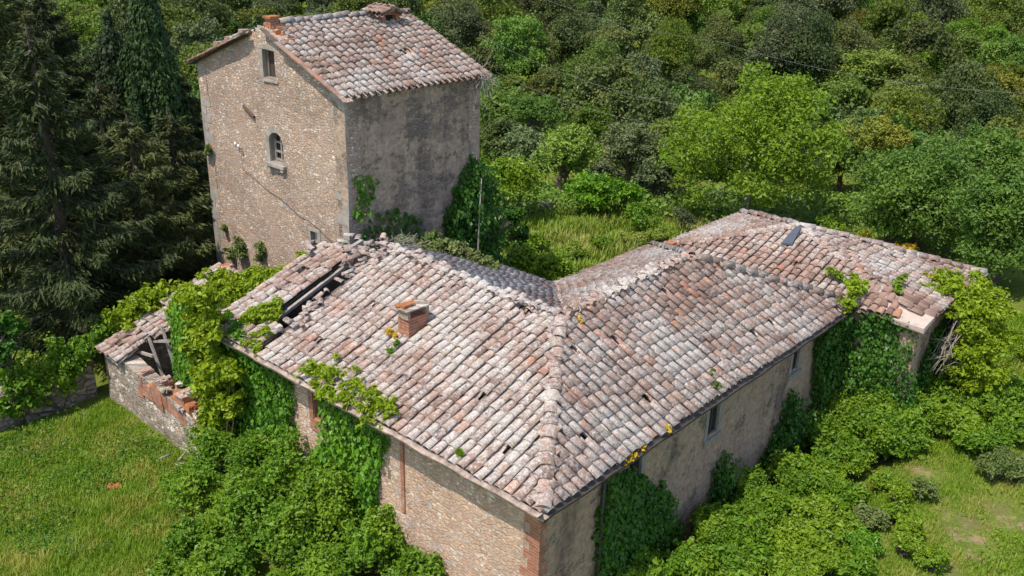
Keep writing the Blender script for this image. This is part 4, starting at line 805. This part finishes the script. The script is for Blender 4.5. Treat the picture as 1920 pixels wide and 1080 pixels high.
# ---- broadleaf trees near the back meadow
def broad_tree(label, x, y, D, rx, ry, mat, n=16000, size=.2, k=46, trunk=True, group=None, name='broadleaf_tree', rr=.24):
    c = at(x, y, D); s = D/math.cos(R_(10))/FPX; a, b = rx*s, ry*s; t = thing(name, label, 'tree', group=group); g = float(ground_z(c[0], c[1]))
    cl = sub_clumps(c, a, a, b, k, rr, -.75)[:-1]; mb = MB(); P, N = blob_points(cl, n, .65); cards(mb, P, N, size); mb.build('crown', M[mat], t)
    mb = MB(); b0 = np.array([c[0]+rng.normal(0, .2), c[1], g-.2]); top = np.array([c[0], c[1], c[2]+b*.2]); mb.tube([b0, b0*.5+top*.5+rng.normal(0, .15, 3), top], [.24, .17, .06], 8)
    for q in cl[rng.permutation(len(cl))[:16]]:
        st = b0+(top-b0)*rng.uniform(.45, .9); mb.tube([st, (st+q[:3])/2+rng.normal(0, .2, 3), q[:3]], [.08, .05, .015], 5)
    mb.build('trunk', M['bark'] if mat != 'walnut' else M['vine'], t); return t
broad_tree('big bright yellow-green spreading tree behind the farmhouse roof', 1412, 285, 45, 188, 150, 'walnut', 34000, .15, 130, rr=.17)
broad_tree('large deep green broad tree at right behind the end house', 1730, 385, 44, 130, 120, 'ash', 34000, .13, 110)
broad_tree('dark green tree reaching the right frame edge behind the creeper dome', 1880, 440, 40, 95, 130, 'ash', 26000, .13, 90)
broad_tree('green tree showing above the large deep green broad tree', 1850, 310, 52, 110, 60, 'ash', 22000, .14, 80)
for x, y, D, rx, ry, mat, lab in [(1062, 295, 52, 62, 62, 'oakmid', 'round mid-green tree above the glossy shrubs'), (1185, 290, 56, 66, 58, 'oakgrey', 'pale grey-green tree left of the big yellow-green one'), (985, 290, 56, 55, 50, 'oakgrey', 'greyish green tree between tower and round mid-green tree'), (935, 262, 60, 45, 40, 'oakdark', 'dark tree close to the right edge of the tower'), (1105, 245, 64, 60, 40, 'oakbright', 'light green tree behind the round mid-green one'), (1245, 270, 60, 45, 45, 'oakmid', 'mid-green tree tucked behind the big yellow-green crown'), (1130, 335, 46, 40, 30, 'oakgrey', 'low silver-green tree behind the dome shaped shrub'), (1640, 268, 60, 72, 40, 'oakyellow', 'brownish yellow crowned tree above the large deep green one'), (1225, 335, 46, 36, 30, 'oakgrey', 'silver-green tree right of the glossy shrubs'), (1000, 215, 70, 70, 35, 'oakmid', 'wide flat tree in the front row of the wood')]:
    broad_tree(lab, x, y, D, rx, ry, mat, 7000, .17, 36, rr=.3)
broad_tree('small dark rounded tree low at far left', 8, 640, 27, 40, 60, 'ivydark', 4000, .14, 20)

# ---- conifers left of the tower
def conifer_mesh(name, h, rb, nb, seed, mats):
    r = np.random.default_rng(seed); tr = MB(); tr.tube([(0, 0, -.3), (.05, 0, h*.5), (0, .03, h)], [.26, .16, .03], 8); fo = MB(); P = []; T = []; N = []
    for i in range(nb):
        z = h*(.08+.9*(i/nb)**.95); L = rb*(1-(z/h)**1.35)*r.uniform(.7, 1.15)+.25; a = i*2.4+r.normal(0, .3); d = np.array([math.cos(a), math.sin(a), 0]); sd_ = np.array([-d[1], d[0], 0])
        n = 7; q = np.linspace(0, 1, n); pts = np.outer(q*L, d)+np.outer(np.sin(q*2)*r.normal(0, .15)*L*.3, sd_); pts[:, 2] = z+L*(-.22*np.sin(q*2.4)+.14*q**2*r.uniform(.3, 1.6)); tr.tube(pts, np.linspace(.055, .012, n), 5)
        m = int(56*L); qq = r.uniform(.22, 1.02, m); side = r.normal(0, .17, m)*L*.62*(1.25-qq); B = np.stack([np.interp(qq, q, pts[:, k]) for k in range(3)], -1)+side[:, None]*sd_
        for j in range(5):
            P.append(B+r.normal(0, .07, (m, 3))-np.array([0, 0, 1])*np.abs(r.normal(0, .12, m))[:, None]); dr = d[None]*.8+sd_[None]*np.sign(side)[:, None]*.5; T.append(dr+np.array([0, 0, -.55])); N.append(np.tile([0, 0, 1.], (m, 1))+d*.2)
    P, T, N = map(np.concatenate, (P, T, N)); cards(fo, P, N, .235, .22, .5, T=T, fold=.05)
    return tr, fo
def plant_conifer(loc, label, data, rot, sc, group=None):
    t = thing('conifer_tree', label, 'tree', loc, group); t.rotation_euler.z = rot; t.scale = (sc, sc, sc)
    for nm, me, in (('trunk', data[0]), ('crown', data[1])): o = bpy.data.objects.new(nm, me); C.objects.link(o); o.parent = t
    return t
protos = []
for sd_, h, rb, nb in ((1, 13, 4.6, 95), (2, 11, 4.2, 85), (3, 8, 4.4, 62)):
    a, b = conifer_mesh('c', h, rb, nb, sd_, None); o1 = a.build('trunk', M['bark']); o2 = b.build('crown', M['cedar']); protos.append((o1.data, o2.data)); bpy.data.objects.remove(o1); bpy.data.objects.remove(o2)
for x, y, D, pi, rot, sc, lab in [(130, 520, 31, 1, .4, .95, 'tall dark conifer in front of the others left of the tower'), (35, 500, 38, 1, 2., 1.15, 'dark conifer at the far left frame edge'), (285, 560, 33.5, 2, 1.1, .9, 'low spreading conifer with long boughs near the tower'), (50, 470, 41, 0, 3.1, 1.0, 'tall conifer standing behind the far left one'), (225, 470, 38, 2, 4.4, .95, 'dark conifer below the cypress columns'), (345, 480, 37, 2, 5.3, .85, 'shaded conifer pressed against the left tower edge'), (150, 440, 47, 1, 1.9, .95, 'slim conifer in the back row under the wooded hill'), (370, 500, 43, 2, .2, .9, 'dark conifer hidden half behind the tower')]:
    c = at(x, y, D); plant_conifer((c[0], c[1], float(ground_z(c[0], c[1]))), lab, protos[pi], rot, sc)
def cypress(label, x, ytop, D, w):
    c = at(x, 300, D); g = float(ground_z(c[0], c[1])); top = at(x, ytop, D)[2]; h = top-g; t = thing('cypress_tree', label, 'tree', (c[0], c[1], g)); r = w*D/FPX/2
    n = int(9000*h/10); z = rng.uniform(.03, 1, n); prof = np.clip(np.sin(np.clip(z*1.05, 0, 1)**.6*math.pi)**.55, .05, 1)*r; a = rng.uniform(0, 6.283, n); rad = prof*rng.uniform(.55, 1.05, n)*(1+.22*vnoise(np.column_stack([np.cos(a)*2, np.sin(a)*2, z*h*1.1]), 1.))
    P = np.column_stack([np.cos(a)*rad, np.sin(a)*rad, z*h]); N = np.column_stack([np.cos(a), np.sin(a), .2+0*a]); mb = MB(); cards(mb, P, N, .24, .35, .35, T=np.tile([0, 0, 1.], (n, 1))); mb.build('crown', M['cypress'], t)
    mb = MB(); mb.tube([(0, 0, -.2), (0, 0, h*.9)], [.16, .03], 7); mb.build('trunk', M['bark'], t)
cypress('tallest cypress column leaving the frame top left of the tower', 305, -70, 41.5, 118); cypress('broad dark cypress column left of the tallest one', 238, 25, 42.5, 112); cypress('slim cypress between the two tall columns', 268, 140, 40.5, 46); cypress('short dark cypress column just left of the tower edge', 345, 230, 47, 70)

# ---- wooded hillside: the trees that show largest are single trees, the rest one mass
protos = []
for i in range(9):
    cl = sub_clumps((0, 0, 1.0), .95, .95, .85 if i % 3 else 1.1, [26, 40, 60][i % 3], [.40, .30, .22][i % 3], -.6); cl[:, :3] += np.array([.22, .1, 0])*rng.normal(0, 1, (1, 3))*cl[:, 2:3]; mb = MB(); P, N = blob_points(cl, 15000, .7); cards(mb, P, N, .062); mb.tube([(0, 0, -.8), (0, 0, .4), (.1, .05, .9)], [.07, .05, .02], 6, 1)
    o = mb.build('hill_tree', [M['oakdark'], M['bark']]); protos.append(o.data); bpy.data.objects.remove(o)
kinds = [('oakdark', 'dark olive tree on the wooded hillside', .36), ('oakmid', 'mid-green tree on the wooded hillside', .36), ('oakgrey', 'grey-green olive toned tree on the wooded hillside', .09), ('oakbright', 'bright green tree on the wooded hillside', .12), ('oakyellow', 'yellowish brown crowned tree on the wooded hillside', .07)]
cand = []
for s in np.arange(74, 238, 5.0):
    hw = s*.68+16
    for t in np.arange(-hw, hw, 5.2):
        ss = s+rng.uniform(-2.4, 2.4); tt = t+rng.uniform(-2.4, 2.4)+(2.6 if int(s/5) % 2 else 0); x = CAM[0]+ss*FW[0]+tt*RT[0]; y = CAM[1]+ss*FW[1]+tt*RT[1]; r = 2.2+2.6*rng.random()**1.6+.5*(ss > 150)
        z = float(ground_z(x, y)); q = RC @ (np.array([x, y, z+r])-CAM); px, py = 960+FPX*q[0]/q[2], 540-FPX*q[1]/q[2]; rp = FPX*r/q[2]
        if py > 320 and not(px < 380): continue
        vis = -rp < px < 1920+rp and -rp < py and not (400 < px < 880 and py > 40) and not (px < 360 and py > 120) and not (1270 < px < 1560 and py > 200) and not (1640 < px and py > 290)
        cand.append((rp if vis else 0, x, y, z, r))
cand.sort(key=lambda c: -c[0]); nprob = np.array([k[2] for k in kinds])
rest = MB()
for i, (rp, x, y, z, r) in enumerate(cand):
    f = vnoise(np.array([[x, y, 0.]]), .035)[0]; pr = nprob*np.array([1+f, 1, 1, 1-f, 1-f]).clip(.1); ki = rng.choice(5, p=pr/pr.sum())
    if rp > 0 and i < 275:
        o = bpy.data.objects.new('hill_tree', protos[i % 9]); C.objects.link(o); o.location = (x, y, z+r*.05); o.rotation_euler.z = rng.uniform(0, 6.28); o.scale = (r*rng.uniform(.85, 1.2), r*rng.uniform(.85, 1.2), r*rng.uniform(.8, 1.35))
        o.material_slots[0].link = 'OBJECT'; o.material_slots[0].material = M[kinds[ki][0]]; tag(o, kinds[ki][1], 'tree', 'trees on the wooded hillside')
    else:
        cl = sub_clumps((x, y, z+r), r*.86, r*.86, r*.8, 16, .4, -.4); P, N = blob_points(cl, 1800, .75); cards(rest, P, N, r*.12, m=int(ki))
for s_, t_ in [(s_, t_) for s_ in range(30, 76, 6) for t_ in list(range(-54, -21, 6))+list(range(26, 60, 6))]:
    if abs(t_) < .60*s_+(3 if s_ < 46 else -3): continue
    ss = s_+rng.uniform(-2, 2); tt = t_+rng.uniform(-2, 2); x = CAM[0]+ss*FW[0]+tt*RT[0]; y = CAM[1]+ss*FW[1]+tt*RT[1]; r = rng.uniform(2.2, 3.6); z = float(ground_z(x, y)); ki = rng.choice(5, p=nprob/nprob.sum())
    cl = sub_clumps((x, y, z+r), r*.9, r*.9, r*.9, 24, .35, -.5); P, N = blob_points(cl, 5500, .7); cards(rest, P, N, .24, m=int(ki))
tag(rest.build('forest', [M[k[0]] for k in kinds]), 'mass of mixed green trees filling the rest of the hillside', 'forest', kind='stuff')
n = 150000; s = 43+207*rng.random(n)**1.7; t = rng.uniform(-1, 1, n)*(s*.7+15); x = CAM[0]+s*FW[0]+t*RT[0]; y = CAM[1]+s*FW[1]+t*RT[1]
P = np.column_stack([x, y, ground_z(x, y)+rng.uniform(0, 1., n)]); mb = MB(); cards(mb, P, np.tile([0, 0, 1.], (n, 1)), .26, .7, .6); tag(mb.build('undergrowth', M['oakmid']), 'green undergrowth covering the ground between the hillside trees', 'undergrowth', kind='stuff')

# ---- grass
def grass(name, label, poly, dens, h, mat, w=.022, clump=1.):
    poly = np.array(poly, float)[:, :2]; lo, hi = poly.min(0), poly.max(0); n = int(dens*np.prod(hi-lo)); q = rng.uniform(lo, hi, (n, 2)); P3 = np.column_stack([q, 0*q[:, 0]])
    k = in_poly(q+.3*np.column_stack([vnoise(P3, 1.), vnoise(P3+7, 1.)]), poly) & (vnoise(P3, .55)*.5+vnoise(P3, 1.9)*.35+rng.normal(0, .25, n) > -.42*clump); q, P3 = q[k], P3[k]
    for px, py, r in ((1740, 882, .6), (1800, 975, .5), (1822, 1015, .7), (1893, 973, .7), (215, 915, .3), (285, 810, .35)):
        c = onZ(px, py, -2.95 if px > 900 else -3.95); k = np.hypot(q[:, 0]-c[0], q[:, 1]-c[1]) > r*rng.uniform(.4, 1.3, len(q)); q, P3 = q[k], P3[k]
    n = len(q)
    hh = h*rng.uniform(.45, 1.25, n)*(1+.85*vnoise(P3, 1.1)); a = rng.uniform(0, 6.283, n); d = np.column_stack([np.cos(a), np.sin(a), 0*a]); b = np.column_stack([-d[:, 1], d[:, 0], 0*a]); g = np.column_stack([q, ground_z(q[:, 0], q[:, 1])-.01])
    up = np.array([0, 0, 1.]); ln = rng.uniform(.15, .75, n)[:, None]; ww = (w*rng.uniform(.7, 1.5, n))[:, None]
    m1 = g+up*hh[:, None]*.6+d*hh[:, None]*ln*.3; tp = g+up*hh[:, None]+d*hh[:, None]*ln
    V = np.stack([g-b*ww/2, g+b*ww/2, m1+b*ww*.4, m1-b*ww*.4, tp], 1).reshape(-1, 3); i = np.arange(n)[:, None]*5; mb = MB(); mb.add(V, i+np.array([[0, 1, 2, 3]])); mb.F.append(i+np.array([[3, 2, 4]])); mb.M.append(np.zeros(n)); mb.S.append(np.ones(n, bool))
    return tag(mb.build(name, M[mat]), label, 'grass', kind='stuff')
grass('meadow_grass', 'bright green tufted grass of the meadow before the ruin', [(-10, 16.6), (-.6, 16.6), (-.5, 10.8), (-1.5, 9.5), (-2.8, 7.5), (-2.4, 3), (-4, 1), (-10, 6)], 1500, .15, 'grass', .014)
grass('meadow_grass', 'patchy grass of the sunny meadow beside the side wall', [(6, -9), (22, -9), (24, -1.5), (19, -2.4), (14, -2.6), (9, -2.), (5, -3)], 800, .13, 'grass', .014, clump=.75)
bk = [onZ(*q, -4)[:2] for q in ((930, 520), (1040, 530), (1330, 440), (1330, 380), (1180, 385), (1010, 395), (920, 430))]
grass('meadow_grass', 'dry yellowish long grass of the back meadow', bk, 220, .40, 'drygrass', .04)
grass('meadow_grass', 'tall grass on the slope right of the end house', [onZ(*q, -4)[:2] for q in ((1830, 720), (1960, 800), (1990, 600), (1880, 600))], 300, .28, 'grass')

def weeds(label, poly, n, mat, size, zmax):
    poly = np.array(poly, float); q = rng.uniform(poly.min(0), poly.max(0), (n, 2)); P3 = np.column_stack([q, 0*q[:, 0]]); q = q[in_poly(q, poly) & (vnoise(P3, .8)+.5*vnoise(P3, 2.4) > .12)]
    P = np.column_stack([q, ground_z(q[:, 0], q[:, 1])+zmax*rng.random(len(q))]); mb = MB(); cards(mb, P, np.tile([0, 0, 1.], (len(q), 1)), size, .6, .6)
    tag(mb.build('weeds', M[mat]), label, 'weeds', kind='stuff')
weeds('low leafy weeds scattered through the left meadow grass', [(-10, 16.6), (-.6, 16.6), (-.5, 10.8), (-2.8, 7.5), (-2.4, 3), (-4, 1), (-10, 6)], 30000, 'bramble', .075, .2)
weeds('low leafy weeds scattered through the side meadow grass', [(6, -9), (22, -9), (24, -1.5), (14, -2.6), (5, -3)], 26000, 'bramblelight', .06, .2)
weeds('dark green weed patches in the left meadow', [(-10, 16.6), (-.6, 16.6), (-.5, 10.8), (-2.8, 7.5), (-2.4, 3), (-4, 1), (-10, 6)], 14000, 'ivydark', .07, .25)
weeds('yellow flowering weeds dotted in the left meadow', [(-10, 16.6), (-.6, 16.6), (-.5, 10.8), (-2.8, 7.5), (-4, 1), (-10, 6)], 500, 'yellow', .025, .25)
# ---- small things
def branch(label, px, z, spread, n, name='fallen_branch'):
    c = onZ(*px, z); c[2] = float(ground_z(c[0], c[1]))+.1; mb = MB()
    for i in range(n):
        a = c+rng.normal(0, .08, 3); d = rng.normal(0, 1, 3)*[1, 1, .25]; b = a+unit(d)*spread*rng.uniform(.5, 1.); mb.tube([a, (a+b)/2+rng.normal(0, .06, 3)+[0, 0, .05], b], [.03, .022, .01], 6)
    tag(mb.build(name, M['barkpale'], None, True), label, 'branch')
branch('pale broken branches lying by the ruin wall foot', (333, 870), -3.95, .5, 6); branch('grey forked dead branch at the edge of the side meadow', (1722, 815), -2.95, 1.0, 5)
c = onZ(1644, 752, -2.9); g = float(ground_z(c[0], c[1])); mb = MB(); mb.tube([(c[0], c[1], g-.1), (c[0]+.03, c[1], g+.6), (c[0]+.04, c[1], g+1.15)], [.05, .05, .045], 7); tag(mb.build('wooden_post', M['barkpale'], None, True), 'short pale wooden post standing in the bushes below the ivy', 'post')
c = onZ(212, 915, -3.97); mb = MB()
for i in range(9):
    a = c+np.array([rng.normal(0, .10), rng.normal(0, .10), 0]); a[2] = float(ground_z(a[0], a[1]))+.04; mb.box(a-[.05, .04, .025], a+[.05, .04, .025], 0, jit=.015)
tag(mb.build('brick_heap', M['rust']), 'small scatter of red brick pieces in the left meadow', 'bricks')
def cable(label, p, q, sagm, r=.035):
    a, b = at(*p), at(*q); mb = MB(); t = np.linspace(0, 1, 24)[:, None]; pts = a+(b-a)*t; pts[:, 2] -= (sagm*4*t*(1-t))[:, 0]; mb.tube(pts, r, 5); tag(mb.build('power_cable', M['cable'], None, True), label, 'cable')
cable('pale power cable crossing above the wood to the big tree', (900, 65, 60), (1320, 206, 48), .6, .007); cable('lower thin cable ending at the big tree crown', (930, 135, 62), (1275, 240, 50), .5, .007); cable('long cable sagging across the right hillside', (1340, 75, 70), (2000, 178, 58), .8, .007); cable('cable rising to the frame top above the wood', (1000, -10, 75), (1360, 80, 70), .5, .007)
